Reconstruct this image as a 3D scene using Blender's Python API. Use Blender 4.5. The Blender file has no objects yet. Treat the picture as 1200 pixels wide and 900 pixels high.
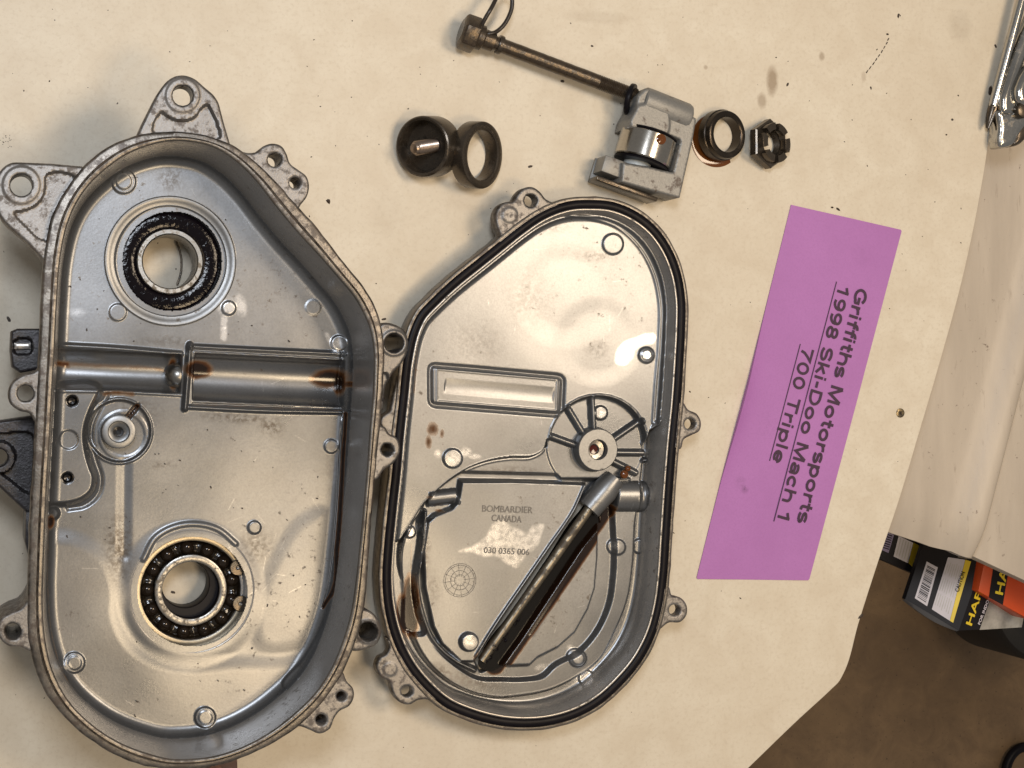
import bpy, bmesh, math, random
import numpy as np
from mathutils import Vector, Matrix
from mathutils.geometry import delaunay_2d_cdt
random.seed(7); rng = np.random.default_rng(7)
R = math.radians
MM = 0.001
scene = bpy.context.scene
COL = scene.collection

# ------------------------------------------------------------------ camera
CAM = Vector((-301.0, 10.0, 954.0))                 # millimetres above the bench
FW = (-CAM).normalized()
RT = FW.cross(Vector((0, 1, 0))).normalized()
UP = RT.cross(FW).normalized()
FPX = 2000.0
cam_d = bpy.data.cameras.new('camera'); cam_d.sensor_width = 36; cam_d.lens = FPX*36/1200
cam_d.clip_start = 0.02; cam_d.clip_end = 20
cam = bpy.data.objects.new('camera', cam_d); COL.objects.link(cam)
cam.matrix_world = Matrix.Translation(CAM*MM) @ Matrix((RT, UP, -FW)).transposed().to_4x4()
scene.camera = cam

# ------------------------------------------------------------------ light
world = bpy.data.worlds.new('World'); scene.world = world; world.use_nodes = True
world.node_tree.nodes['Background'].inputs[0].default_value = (1.0, 0.95, 0.90, 1)
world.node_tree.nodes['Background'].inputs[1].default_value = 0.30
def area(name, loc, target, sx, sy, power, col):
    d = bpy.data.lights.new(name, 'AREA'); d.shape = 'RECTANGLE'; d.size = sx*MM; d.size_y = sy*MM
    d.energy = power; d.color = col
    o = bpy.data.objects.new(name, d); COL.objects.link(o)
    o.location = Vector(loc)*MM
    o.rotation_euler = (Vector(target)-Vector(loc)).to_track_quat('-Z', 'Y').to_euler()
    return o
area('shop_lamp_warm', (520, 215, 1350), (60, 0, 0), 400, 320, 9.8, (1.0, 0.80, 0.58))
area('cool_light', (-330, 330, 1150), (-60, 0, 0), 260, 200, 6.6, (0.85, 0.91, 1.0))  # cool source inferred from the yellowish shadows, its kind not known
area('ceiling_fill_warm', (150, -340, 1500), (0, -40, 0), 300, 220, 5.8, (1.0, 0.76, 0.48))  # added warm fill for ceiling bounce, placed for its reflection in the housing
scene.view_settings.view_transform = 'Standard'; scene.view_settings.look = 'None'
scene.view_settings.exposure = -0.20; scene.view_settings.gamma = 1.0
scene.render.engine = 'CYCLES'
scene.cycles.max_bounces = 8

# ------------------------------------------------------------------ photo position -> point at its real height
def P(px, py, z=0.0):
    d = FW*FPX + RT*(px-600) - UP*(py-450)
    t = (z-CAM.z)/d.z
    p = CAM + d*t
    return np.array((p.x, p.y, z))
_F = np.array(FW); _R = np.array(RT); _U = np.array(UP); _C = np.array(CAM)
def Pa(X, Y, z):
    X = np.asarray(X, float); Y = np.asarray(Y, float)
    d = _F*FPX + (X-600)[..., None]*_R - (Y-450)[..., None]*_U
    t = (z-_C[2])/d[..., 2]
    return _C[:2] + d[..., :2]*t[..., None]
def toplane(pts, dz, z0):
    """outline seen on a surface dz above z0 -> the same real outline given on plane z0"""
    w = Pa(*np.array(pts, float).T, z0+dz)
    v = np.concatenate([w, np.full((len(w), 1), z0)], 1) - _C
    dep = v@_F
    return np.stack([600+FPX*(v@_R)/dep, 450-FPX*(v@_U)/dep], 1)

def smooth(pts, step=1.5, closed=True):
    p = np.array(pts, float); n = len(p); out = []
    rngi = range(n if closed else n-1)
    for i in rngi:
        if closed: a, b, c, d = p[i-1], p[i], p[(i+1) % n], p[(i+2) % n]
        else: a, b, c, d = p[max(i-1, 0)], p[i], p[i+1], p[min(i+2, n-1)]
        k = max(2, int(np.hypot(*(c-b))/step*2))
        t = np.linspace(0, 1, k, endpoint=False)[:, None]
        # centripetal-ish tangents
        l0 = max(np.hypot(*(b-a)), 1e-6); l1 = max(np.hypot(*(c-b)), 1e-6); l2 = max(np.hypot(*(d-c)), 1e-6)
        m1 = ((c-b)/l1*l0 + (b-a)/l0*l1)/(l0+l1)*l1 if l0 > 1e-5 else (c-b)
        m2 = ((d-c)/l2*l1 + (c-b)/l1*l2)/(l1+l2)*l1 if l2 > 1e-5 else (c-b)
        out.append((2*t**3-3*t**2+1)*b + (t**3-2*t**2+t)*m1 + (-2*t**3+3*t**2)*c + (t**3-t**2)*m2)
    q = np.concatenate(out + ([] if closed else [p[-1:]]))
    return resample(q, step, closed)
def resample(q, step, closed=True):
    qq = np.concatenate([q, q[:1]]) if closed else q
    s = np.concatenate([[0], np.cumsum(np.hypot(*np.diff(qq, axis=0).T))])
    k = max(4, int(s[-1]/step))
    u = np.linspace(0, s[-1], k, endpoint=not closed)
    return np.stack([np.interp(u, s, qq[:, 0]), np.interp(u, s, qq[:, 1])], 1)
def inward(q):
    t = np.roll(q, -1, 0)-np.roll(q, 1, 0); t /= np.hypot(*t.T)[:, None]
    n = np.stack([-t[:, 1], t[:, 0]], 1)
    a = np.sum(q[:, 0]*np.roll(q[:, 1], -1)-np.roll(q[:, 0], -1)*q[:, 1])
    if a < 0: n = -n
    for _ in range(2): n = (n+np.roll(n, 1, 0)+np.roll(n, -1, 0)); n /= np.hypot(*n.T)[:, None]
    return n
def sd_seg(X, Y, pts, closed):
    pts = np.asarray(pts, float); best = np.full(X.shape, 1e9)
    n = len(pts)
    for i in range(n if closed else n-1):
        a = pts[i]; b = pts[(i+1) % n]; e = b-a; L = e@e+1e-12
        t = np.clip(((X-a[0])*e[0]+(Y-a[1])*e[1])/L, 0, 1)
        d = (X-a[0]-t*e[0])**2+(Y-a[1]-t*e[1])**2
        np.minimum(best, d, out=best)
    return np.sqrt(best)
def inside(X, Y, pts):
    pts = np.asarray(pts, float); c = np.zeros(X.shape, bool); n = len(pts)
    for i in range(n):
        x1, y1 = pts[i]; x2, y2 = pts[(i+1) % n]
        if y1 == y2: continue
        m = (y1 > Y) != (y2 > Y)
        c ^= m & (X < (x2-x1)*(Y-y1)/(y2-y1)+x1)
    return c
def sdf(X, Y, pts):
    d = sd_seg(X, Y, pts, True)
    return np.where(inside(X, Y, pts), -d, d)
def sstep(t): t = np.clip(t, 0, 1); return t*t*(3-2*t)

# ------------------------------------------------------------------ objects
WPOS = {}
def thing(name, label, cat, loc=(0, 0, 0), group=None):
    o = bpy.data.objects.new(name, None); COL.objects.link(o); o.empty_display_size = 0.01
    o.location = Vector(loc)*MM; WPOS[o.name] = Vector(loc)
    o['label'] = label; o['category'] = cat
    if group: o['group'] = group
    return o
def tag(o, label, cat, group=None):
    o['label'] = label; o['category'] = cat
    if group: o['group'] = group
    return o
def sharpen(me, ang=38):
    bm = bmesh.new(); bm.from_mesh(me)
    for f in bm.faces: f.smooth = True
    a = R(ang)
    for e in bm.edges:
        if len(e.link_faces) == 2: e.smooth = e.calc_face_angle(0) < a
    bm.to_mesh(me); bm.free()
def link(name, me, m, parent=None, origin=None, mats=None):
    o = bpy.data.objects.new(name, me); COL.objects.link(o)
    if m is not None and len(me.materials) == 0: me.materials.append(m)
    org = Vector(origin) if origin is not None else (WPOS[parent.name] if parent else Vector((0, 0, 0)))
    WPOS[o.name] = org
    if parent: o.parent = parent; o.location = (org-WPOS[parent.name])*MM
    else: o.location = org*MM
    return o
def mesh(name, V, F, m, parent=None, origin=None, ang=38, smoothit=True, fix=False):
    """V in world millimetres"""
    if origin is None: origin = WPOS[parent.name] if parent else np.mean(np.array(V), 0)
    V = (np.array(V, float)-np.array(origin))*MM
    me = bpy.data.meshes.new(name); me.from_pydata(V.tolist(), [], [tuple(int(i) for i in f) for f in F])
    if fix:
        bm = bmesh.new(); bm.from_mesh(me); bmesh.ops.recalc_face_normals(bm, faces=bm.faces); bm.to_mesh(me); bm.free()
    if smoothit: sharpen(me, ang)
    return link(name, me, m, parent, origin)
class MB:
    def __init__(s): s.V = []; s.F = []
    def add(s, V, F):
        b = len(s.V); s.V += [tuple(v) for v in V]; s.F += [tuple(int(i)+b for i in f) for f in F]; return s
    def build(s, name, m, parent=None, origin=None, ang=38, **k): return mesh(name, s.V, s.F, m, parent, origin, ang, **k)
def frame(axis):
    a = Vector(axis).normalized(); h = Vector((0, 0, 1)) if abs(a.z) < .9 else Vector((1, 0, 0))
    u = a.cross(h).normalized(); v = a.cross(u).normalized(); return np.array(u), np.array(v), np.array(a)
def lathe_geo(prof, c, axis=(0, 0, 1), n=64, closed=False, a0=0, a1=2*math.pi, caps=False):
    u, v, a = frame(axis); c = np.array(c, float)
    full = abs(a1-a0-2*math.pi) < 1e-6
    k = n if full else n+1
    V = []; F = []; m = len(prof)
    for i in range(k):
        t = a0+(a1-a0)*i/n
        d = u*math.cos(t)+v*math.sin(t)
        for r, z in prof: V.append(c+d*r+a*z)
    for i in range(n):
        j = (i+1) % k
        for q in range(m if closed else m-1):
            w = (q+1) % m
            F.append((i*m+q, j*m+q, j*m+w, i*m+w))
    if not full and closed:
        F.append(tuple(range(m))[::-1]); F.append(tuple((k-1)*m+q for q in range(m)))
    return V, F
def lathe(name, prof, c, m, parent=None, axis=(0, 0, 1), n=64, closed=False, origin='c', ang=38, **kw):
    V, F = lathe_geo(prof, c, axis, n, closed, **kw)
    return mesh(name, V, F, m, parent, c if origin == 'c' else None, ang, fix=True)
def ringprof(r0, r1, z0, z1, b=0.5):
    return [(r0+b, z1), (r1-b, z1), (r1-b*.3, z1-b*.3), (r1, z1-b), (r1, z0+b), (r1-b*.3, z0+b*.3), (r1-b, z0), (r0+b, z0), (r0+b*.3, z0+b*.3), (r0, z0+b), (r0, z1-b), (r0+b*.3, z1-b*.3)]
def discprof(r, z0, z1, b=0.5):
    return [(0.001, z1), (r-b, z1), (r-b*.3, z1-b*.3), (r, z1-b), (r, z0), (0.001, z0)]
def tube_geo(pts, rad, n=12, caps=True):
    pts = [Vector(p) for p in pts]; V = []; F = []
    rad = rad if hasattr(rad, '__len__') else [rad]*len(pts)
    prev = None
    for i, p in enumerate(pts):
        t = (pts[min(i+1, len(pts)-1)]-pts[max(i-1, 0)]).normalized()
        if prev is None:
            u, v, _ = frame(t); u = Vector(u)
        else:
            u = (prev-t*prev.dot(t)).normalized()
        v = t.cross(u); prev = u
        for k in range(n):
            a = 2*math.pi*k/n; V.append(p+(u*math.cos(a)+v*math.sin(a))*rad[i])
    for i in range(len(pts)-1):
        for k in range(n):
            F.append((i*n+k, i*n+(k+1) % n, (i+1)*n+(k+1) % n, (i+1)*n+k))
    if caps: F.append(tuple(range(n))[::-1]); F.append(tuple((len(pts)-1)*n+k for k in range(n)))
    return V, F
def tube(name, pts, rad, m, parent=None, n=12, ang=50, origin=None):
    V, F = tube_geo(pts, rad, n); return mesh(name, V, F, m, parent, origin, ang, fix=True)
def loft(name, rings, m, parent, ang=38, origin=None):
    n = len(rings[0]); V = np.concatenate(rings); F = []
    for r in range(len(rings)-1):
        for i in range(n):
            j = (i+1) % n; F.append((r*n+i, r*n+j, (r+1)*n+j, (r+1)*n+i))
    return mesh(name, V, F, m, parent, origin, ang, fix=True)

def plate(name, outline, holes, z, thick, m, parent, bevel=0.9, hfun=None, grid=1.6, step=1.3, smooth_it=True, hole_bevel=0.7, ang=50, origin=None):
    """solid plate: outline and holes as seen on its top face at height z (z in mm, outline in photo px)"""
    ol = []
    for i in range(len(outline)):
        a_, b_ = np.array(outline[i], float), np.array(outline[(i+1) % len(outline)], float); ol.append(a_)
        if np.hypot(*(b_-a_)) > 22: ol += [a_+(b_-a_)*t for t in (.15, .5, .85)]
    outline = ol if smooth_it else outline
    o = smooth(outline, step) if smooth_it else resample(np.array(outline, float), step)
    mmpx = 0.5
    hl = []
    for (cx, cy, r) in holes:
        k = max(14, int(2*math.pi*r/1.5)); t = np.linspace(0, 2*math.pi, k, endpoint=False)
        hl.append(np.stack([cx+r*np.cos(t), cy+r*np.sin(t)], 1))
    x0, y0 = o.min(0); x1, y1 = o.max(0)
    gx, gy = np.meshgrid(np.arange(x0, x1, grid), np.arange(y0, y1, grid))
    gx = gx+(np.arange(gx.shape[0]) % 2)[:, None]*grid/2; gx = gx.ravel(); gy = gy.ravel()
    def dist(X, Y):
        d = -sdf(X, Y, o)
        for cx, cy, r in holes: d = np.minimum(d, np.hypot(X-cx, Y-cy)-r)
        return d
    d = dist(gx, gy); k = d > grid*.55
    loops = [o]+hl
    pts = np.concatenate(loops+[np.stack([gx[k], gy[k]], 1)])
    edges = []; b = 0
    for l in loops:
        edges += [(b+i, b+(i+1) % len(l)) for i in range(len(l))]; b += len(l)
    res = delaunay_2d_cdt([Vector(p) for p in pts], edges, [], 0, 1e-5)
    vs = np.array([tuple(v) for v in res[0]]); fs = np.array(res[2])
    cen = vs[fs].mean(1)
    keep = inside(cen[:, 0], cen[:, 1], o)
    for cx, cy, r in holes: keep &= np.hypot(cen[:, 0]-cx, cen[:, 1]-cy) > r*.985
    tri = vs[fs]; ar = np.abs(np.cross(tri[:, 1]-tri[:, 0], tri[:, 2]-tri[:, 0])); keep &= ar > .02
    fs = fs[keep]
    zz = np.full(len(vs), float(z))
    do = np.abs(sdf(vs[:, 0], vs[:, 1], o))*mmpx
    if bevel > 0:
        q = np.clip(1-do/bevel, 0, 1); zz -= bevel*(1-np.sqrt(1-q*q*.98))
    for cx, cy, r in holes:
        q = np.clip(1-np.abs(np.hypot(vs[:, 0]-cx, vs[:, 1]-cy)-r)*mmpx/hole_bevel, 0, 1); zz -= hole_bevel*(1-np.sqrt(1-q*q*.98))
    if hfun is not None: zz += hfun(vs[:, 0], vs[:, 1])
    xy = Pa(vs[:, 0], vs[:, 1], z)
    V = np.column_stack([xy, zz]).tolist(); F = fs.tolist()
    idx = {}
    for i, v in enumerate(vs): idx[(round(v[0], 3), round(v[1], 3))] = i
    for l in loops:
        top = [idx.get((round(p[0], 3), round(p[1], 3))) for p in l]
        if None in top:
            tt = [int(np.argmin(np.hypot(vs[:, 0]-p[0], vs[:, 1]-p[1]))) for p in l]; top = tt
        b = len(V)
        for i in top: V.append((V[i][0], V[i][1], z-thick))
        nn = len(top)
        for i in range(nn):
            j = (i+1) % nn; F.append((top[i], top[j], b+j, b+i))
    ob = mesh(name, V, F, m, parent, origin, ang, fix=True)
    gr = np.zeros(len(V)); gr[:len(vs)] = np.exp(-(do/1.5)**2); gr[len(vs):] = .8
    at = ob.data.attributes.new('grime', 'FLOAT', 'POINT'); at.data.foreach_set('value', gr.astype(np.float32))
    return ob

# ------------------------------------------------------------------ materials
def newmat(name):
    m = bpy.data.materials.new(name); m.use_nodes = True
    nt = m.node_tree; b = nt.nodes['Principled BSDF']; return m, nt, b
def N(nt, t, **k):
    n = nt.nodes.new(t)
    for a, v in k.items(): setattr(n, a, v)
    return n
def noise(nt, scale, detail=5, rough=.6, vec=None, dist=0):
    n = N(nt, 'ShaderNodeTexNoise'); n.inputs['Scale'].default_value = scale; n.inputs['Detail'].default_value = detail
    n.inputs['Roughness'].default_value = rough; n.inputs['Distortion'].default_value = dist
    nt.links.new(vec or coord(nt), n.inputs['Vector']); return n.outputs['Fac']
def coord(nt):
    for n in nt.nodes:
        if n.bl_idname == 'ShaderNodeTexCoord': return n.outputs['Object']
    return N(nt, 'ShaderNodeTexCoord').outputs['Object']
def ramp(nt, fac, stops):
    r = N(nt, 'ShaderNodeValToRGB'); e = r.color_ramp.elements
    while len(e) < len(stops): e.new(.5)
    for i, (p, c) in enumerate(stops):
        e[i].position = p; e[i].color = (c, c, c, 1) if not hasattr(c, '__len__') else (*c, 1)
    nt.links.new(fac, r.inputs['Fac']); return r.outputs['Color']
def mixc(nt, fac, a, b, blend='MIX'):
    n = N(nt, 'ShaderNodeMix', data_type='RGBA', blend_type=blend)
    for s, v in ((n.inputs[0], fac), (n.inputs[6], a), (n.inputs[7], b)):
        if isinstance(v, bpy.types.NodeSocket): nt.links.new(v, s)
        elif hasattr(v, '__len__'): s.default_value = (*v, 1)
        else: s.default_value = v
    return n.outputs[2]
def mth(nt, op, a, b=0.0, clamp=False):
    n = N(nt, 'ShaderNodeMath', operation=op); n.use_clamp = clamp
    for s, v in zip(n.inputs, (a, b)):
        if isinstance(v, bpy.types.NodeSocket): nt.links.new(v, s)
        else: s.default_value = v
    return n.outputs[0]
def bump(nt, b, h, dist, strength=1.0, prev=None):
    n = N(nt, 'ShaderNodeBump'); n.inputs['Distance'].default_value = dist; n.inputs['Strength'].default_value = strength
    nt.links.new(h, n.inputs['Height'])
    if prev: nt.links.new(prev, n.inputs['Normal'])
    nt.links.new(n.outputs[0], b.inputs['Normal']); return n.outputs[0]
def setv(b, **k):
    for a, v in k.items():
        s = b.inputs[a.replace('_', ' ')]
        s.default_value = (*v, 1) if hasattr(v, '__len__') and len(v) == 3 else v
def attr(nt, name):
    a = N(nt, 'ShaderNodeAttribute'); a.attribute_name = name; return a.outputs['Fac']

def metal(name, col, rough=.4, var=.25, dirt=0.0, dirtcol=(.03, .022, .015), metallic=.85, grain=.25, dscale=180, gloss_dirt=.5, oil=False, big=14, tint=None, edge=False):
    m, nt, b = newmat(name); L = nt.links.new
    n1 = noise(nt, big, 7, .62); n2 = noise(nt, dscale, 6, .7); n3 = noise(nt, 900, 3, .6)
    c = mixc(nt, ramp(nt, n1, [(.3, 0), (.7, 1)]), tuple(x*(1-var) for x in col), tuple(min(1, x*(1+var*.35)) for x in col))
    if edge:
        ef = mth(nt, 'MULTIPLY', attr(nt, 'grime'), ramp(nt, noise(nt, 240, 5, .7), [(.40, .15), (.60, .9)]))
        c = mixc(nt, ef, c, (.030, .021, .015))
    if tint: c = mixc(nt, ramp(nt, noise(nt, big*2.3, 5, .6, dist=.4), [(.45, 0), (.72, .6)]), c, tint)
    c = mixc(nt, ramp(nt, n3, [(.35, .25), (.6, 0)]), c, tuple(x*.5 for x in col))
    met = metallic; rg = mth(nt, 'MULTIPLY_ADD', n1, .25); nt.nodes[-1].inputs[2].default_value = rough-.12
    if dirt > 0:
        f = ramp(nt, mth(nt, 'ADD', mth(nt, 'MULTIPLY', n2, .7), mth(nt, 'MULTIPLY', n1, .3)), [(.62-dirt*.35, 0), (.68-dirt*.32, 1)])
        f = mth(nt, 'MULTIPLY', f, .85)
        c = mixc(nt, f, c, dirtcol)
        met = mth(nt, 'MULTIPLY', mth(nt, 'SUBTRACT', 1.0, f), metallic)
        rg = mth(nt, 'ADD', rg, mth(nt, 'MULTIPLY', f, gloss_dirt-rough))
    hsum = mth(nt, 'ADD', mth(nt, 'MULTIPLY', n3, .5), mth(nt, 'MULTIPLY', n2, .5))
    if oil:
        o = attr(nt, 'oil'); g = attr(nt, 'grime'); s = attr(nt, 'shine')
        on = mth(nt, 'ADD', o, mth(nt, 'MULTIPLY', mth(nt, 'SUBTRACT', n2, .5), .5))
        of = ramp(nt, on, [(.18, 0), (.58, 1)])
        oc = ramp(nt, on, [(.3, (.22, .115, .035)), (.62, (.085, .032, .010)), (.95, (.014, .006, .003))])
        gf = mth(nt, 'MULTIPLY', g, ramp(nt, noise(nt, 420, 5, .75), [(.42, 0), (.58, 1)]))
        c = mixc(nt, gf, c, (.07, .055, .04))
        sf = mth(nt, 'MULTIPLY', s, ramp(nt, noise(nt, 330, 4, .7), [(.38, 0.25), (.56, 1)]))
        c = mixc(nt, sf, c, (.72, .72, .73))  # pale colour shared by painted glare patches and bare scratches
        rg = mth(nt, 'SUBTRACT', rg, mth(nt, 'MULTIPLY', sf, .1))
        c = mixc(nt, of, c, oc)
        met = mth(nt, 'MULTIPLY', mth(nt, 'SUBTRACT', 1.0, mth(nt, 'MAXIMUM', of, mth(nt, 'MULTIPLY', gf, .7))), metallic)
        rg = mth(nt, 'ADD', mth(nt, 'MULTIPLY', rg, mth(nt, 'SUBTRACT', 1.0, of)), mth(nt, 'MULTIPLY', of, .12))
        hsum = mth(nt, 'MULTIPLY', hsum, mth(nt, 'SUBTRACT', 1.0, of))
    L(c, b.inputs['Base Color'])
    if isinstance(met, (int, float)): b.inputs['Metallic'].default_value = met
    else: L(met, b.inputs['Metallic'])
    L(rg, b.inputs['Roughness'])
    if grain: bump(nt, b, hsum, .0004, grain)
    return m
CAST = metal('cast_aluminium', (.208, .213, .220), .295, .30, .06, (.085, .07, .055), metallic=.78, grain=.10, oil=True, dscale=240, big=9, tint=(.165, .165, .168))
CAST_PART = metal('cast_aluminium_plain', (.25, .252, .252), .36, .2, .08, (.08, .065, .05), metallic=.75, grain=.15, dscale=240)
WALLM = metal('cast_wall', (.47, .445, .415), .26, .28, .12, (.10, .08, .06), metallic=.55, grain=.12, big=18)
RIM = metal('rim_dirty', (.225, .205, .18), .34, .45, .36, (.065, .048, .036), metallic=.75, grain=.4, dscale=190, big=40, edge=True, gloss_dirt=.35)
RIMC = metal('rim_clean', (.47, .44, .40), .34, .2, .22, (.05, .04, .03), grain=.3, dscale=260)
LUG = metal('lug_dirty', (.27, .255, .24), .42, .45, .30, (.075, .058, .046), metallic=.7, grain=.5, dscale=210, edge=True)
DARKLUG = metal('lug_black', (.09, .085, .09), .45, .3, .62, (.012, .009, .010), grain=.8, dscale=220, gloss_dirt=.35)
STEEL = metal('bearing_steel', (.31, .30, .28), .30, .25, .30, (.10, .075, .045), metallic=1, grain=.15, dscale=420)
STEELP = metal('polished_steel', (.46, .43, .38), .2, .1, 0, metallic=1.0, grain=.03)
BRONZE = metal('snap_ring_steel', (.34, .30, .23), .32, .1, .08, (.1, .07, .04), metallic=1.0, grain=.05)
DSTEEL = metal('oiled_dark_steel', (.12, .098, .075), .28, .35, .3, (.014, .009, .005), metallic=.8, grain=.25, dscale=160, gloss_dirt=.2)
BOLTM = metal('oiled_bolt_steel', (.125, .098, .07), .33, .35, .45, (.025, .015, .008), metallic=.85, grain=.45, dscale=300, gloss_dirt=.25)
GREYCAST = metal('grey_block', (.27, .265, .25), .48, .15, .22, (.07, .045, .03), metallic=.5, grain=.8, dscale=140)
CHROME = metal('chrome', (.52, .51, .48), .16, .3, .2, (.10, .075, .05), metallic=1.0, grain=.06, dscale=120)
def plain(name, col, rough=.5, metallic=0.0, bumps=0, bs=300, var=.1, spec=.5, coat=0.0, big=40):
    m, nt, b = newmat(name)
    n1 = noise(nt, big, 5, .6)
    c = mixc(nt, ramp(nt, n1, [(.3, 0), (.7, 1)]), tuple(x*(1-var) for x in col), tuple(min(1, x*(1+var)) for x in col))
    nt.links.new(c, b.inputs['Base Color']); setv(b, Roughness=rough, Metallic=metallic)
    b.inputs['Specular IOR Level'].default_value = spec; b.inputs['Coat Weight'].default_value = coat
    if bumps: bump(nt, b, noise(nt, bs, 4, .6), .0005, bumps)
    return m
RUBBER = plain('black_rubber', (.007, .006, .008), .38, 0, .25, 160, .3, .12)
GREASE = plain('black_grease', (.005, .0035, .005), .06, 0, .5, 280, .3, .22)
WIRE = plain('black_wire', (.02, .014, .010), .35)
BALLM = plain('oily_ball', (.022, .015, .010), .06, .4, 0)
CAGE = plain('oily_cage', (.010, .007, .004), .16, .0, .2, 300)
PLASTIC = plain('white_nylon', (.55, .60, .62), .4)
GASKET = plain('inner_hole', (.01, .009, .009), .2, .3)

def table_mat():
    m, nt, b = newmat('bench_paint')
    n1 = noise(nt, 5, 6, .6); n2 = noise(nt, 45, 6, .65, dist=.5); n3 = noise(nt, 420, 4, .7)
    c = mixc(nt, ramp(nt, n1, [(.3, 0), (.7, 1)]), (.665, .595, .48), (.735, .68, .565))
    c = mixc(nt, ramp(nt, n2, [(.34, .55), (.66, 0)]), c, (.59, .51, .395))
    c = mixc(nt, ramp(nt, n3, [(.33, .5), (.5, 0)]), c, (.56, .49, .385))
    # worn brown smudges at given places
    geo = coord(nt)
    sm = noise(nt, 170, 6, .8)
    for (px, py, rx, ry, k) in ((905, 95, 11, 26, .9), (893, 118, 9, 14, .7), (963, 66, 6, 8, .7), (827, 79, 4, 4, .6), (455, 250, 30, 40, .10), (560, 235, 60, 22, .12),
                                (1012, 90, 5, 10, .4), (1125, 30, 25, 30, .25), (930, 380, 40, 60, .08), (700, 20, 60, 12, .18), (610, 40, 30, 30, .12), (20, 290, 30, 60, .12)):
        p = P(px, py, 0)*MM
        mp = N(nt, 'ShaderNodeMapping'); mp.vector_type = 'POINT'
        sc = (1/(rx*.5*MM), 1/(ry*.5*MM), 0)
        mp.inputs['Location'].default_value = (-p[0]*sc[0], -p[1]*sc[1], 0); mp.inputs['Scale'].default_value = sc
        nt.links.new(geo, mp.inputs['Vector'])
        ln = N(nt, 'ShaderNodeVectorMath', operation='LENGTH'); nt.links.new(mp.outputs[0], ln.inputs[0])
        f = mth(nt, 'SUBTRACT', 1.0, ln.outputs['Value'], True)
        f = mth(nt, 'MULTIPLY', ramp(nt, mth(nt, 'MULTIPLY', f, mth(nt, 'ADD', sm, .25)), [(.12, 0), (.45, 1)]), k)
        c = mixc(nt, mth(nt, 'MULTIPLY', f, .75), c, (.24, .165, .10))
    nt.links.new(c, b.inputs['Base Color']); setv(b, Roughness=.5)
    b.inputs['Specular IOR Level'].default_value = .35
    bump(nt, b, mth(nt, 'ADD', mth(nt, 'MULTIPLY', n2, .6), mth(nt, 'MULTIPLY', noise(nt, 900, 3, .6), .15)), .0006, .45)
    return m
TABLE = table_mat()
def board_mat():
    m, nt, b = newmat('board_paint')
    v = N(nt, 'ShaderNodeMapping'); v.inputs['Rotation'].default_value = (0, 0, R(14)); v.inputs['Scale'].default_value = (3, .6, 1)
    nt.links.new(coord(nt), v.inputs['Vector'])
    n1 = noise(nt, 14, 6, .6, v.outputs[0]); n2 = noise(nt, 60, 7, .75, v.outputs[0]); n3 = noise(nt, 200, 4, .7)
    c = mixc(nt, ramp(nt, n1, [(.3, 0), (.7, 1)]), (.42, .365, .30), (.52, .455, .375))
    c = mixc(nt, ramp(nt, n2, [(.60, 0), (.74, .7)]), c, (.22, .17, .13))
    c = mixc(nt, ramp(nt, n3, [(.66, 0), (.72, .8)]), c, (.12, .08, .06))
    nt.links.new(c, b.inputs['Base Color']); setv(b, Roughness=.45)
    bump(nt, b, n2, .0008, .3)
    return m
BOARD = board_mat()
def floor_mat():
    m, nt, b = newmat('concrete_floor')
    n1 = noise(nt, 4, 7, .65); n2 = noise(nt, 26, 6, .7, dist=.6); n3 = noise(nt, 220, 3, .6)
    c = mixc(nt, ramp(nt, n1, [(.3, 0), (.7, 1)]), (.12, .074, .036), (.27, .175, .09))
    c = mixc(nt, ramp(nt, n2, [(.35, .6), (.6, 0)]), c, (.12, .075, .04))
    c = mixc(nt, ramp(nt, n3, [(.28, .7), (.36, 0)]), c, (.03, .02, .014))
    nt.links.new(c, b.inputs['Base Color']); setv(b, Roughness=.6); bump(nt, b, n2, .002, .3)
    return m
CONC = floor_mat()
def card_mat():
    m, nt, b = newmat('purple_card')
    n1 = noise(nt, 16, 6, .6); n2 = noise(nt, 900, 3, .7)
    c = mixc(nt, ramp(nt, n1, [(.3, 0), (.7, 1)]), (.375, .142, .405), (.425, .168, .46))
    c = mixc(nt, ramp(nt, n2, [(.35, .4), (.55, 0)]), c, (.34, .13, .37))
    sm = noise(nt, 260, 5, .75)
    org = P(935, 460, 0)*MM
    for (px, py, r, k) in ((872, 573, 6, .8), (867, 565, 9, .35), (1010, 300, 14, .15), (900, 500, 20, .12)):
        p = P(px, py, 0)*MM-org
        sb = N(nt, 'ShaderNodeVectorMath', operation='DISTANCE'); nt.links.new(coord(nt), sb.inputs[0]); sb.inputs[1].default_value = (p[0], p[1], .0005)
        f = mth(nt, 'SUBTRACT', 1.0, mth(nt, 'DIVIDE', sb.outputs['Value'], r*.55*MM), True)
        f = mth(nt, 'MULTIPLY', mth(nt, 'MULTIPLY', f, ramp(nt, sm, [(.4, 0), (.6, 1)])), k)
        c = mixc(nt, f, c, (.14, .05, .15))
    nt.links.new(c, b.inputs['Base Color']); setv(b, Roughness=.6); bump(nt, b, n2, .0003, .3); return m
PAPER = card_mat()
INK = plain('black_ink', (.035, .008, .035), .6)
BLACKC = plain('black_carton', (.010, .009, .011), .5, var=.2, spec=.25)
YELLOW = plain('yellow_print', (.80, .60, .03), .45)
ORANGE = plain('orange_carton', (.62, .075, .012), .4)
WHITEP = plain('white_print', (.62, .60, .66), .5)
GREYP = plain('grey_print', (.50, .50, .48), .5, var=.2)
SPECK = plain('dark_debris', (.035, .022, .014), .6)
EDGE = plain('bench_edge', (.36, .20, .12), .6)

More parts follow.
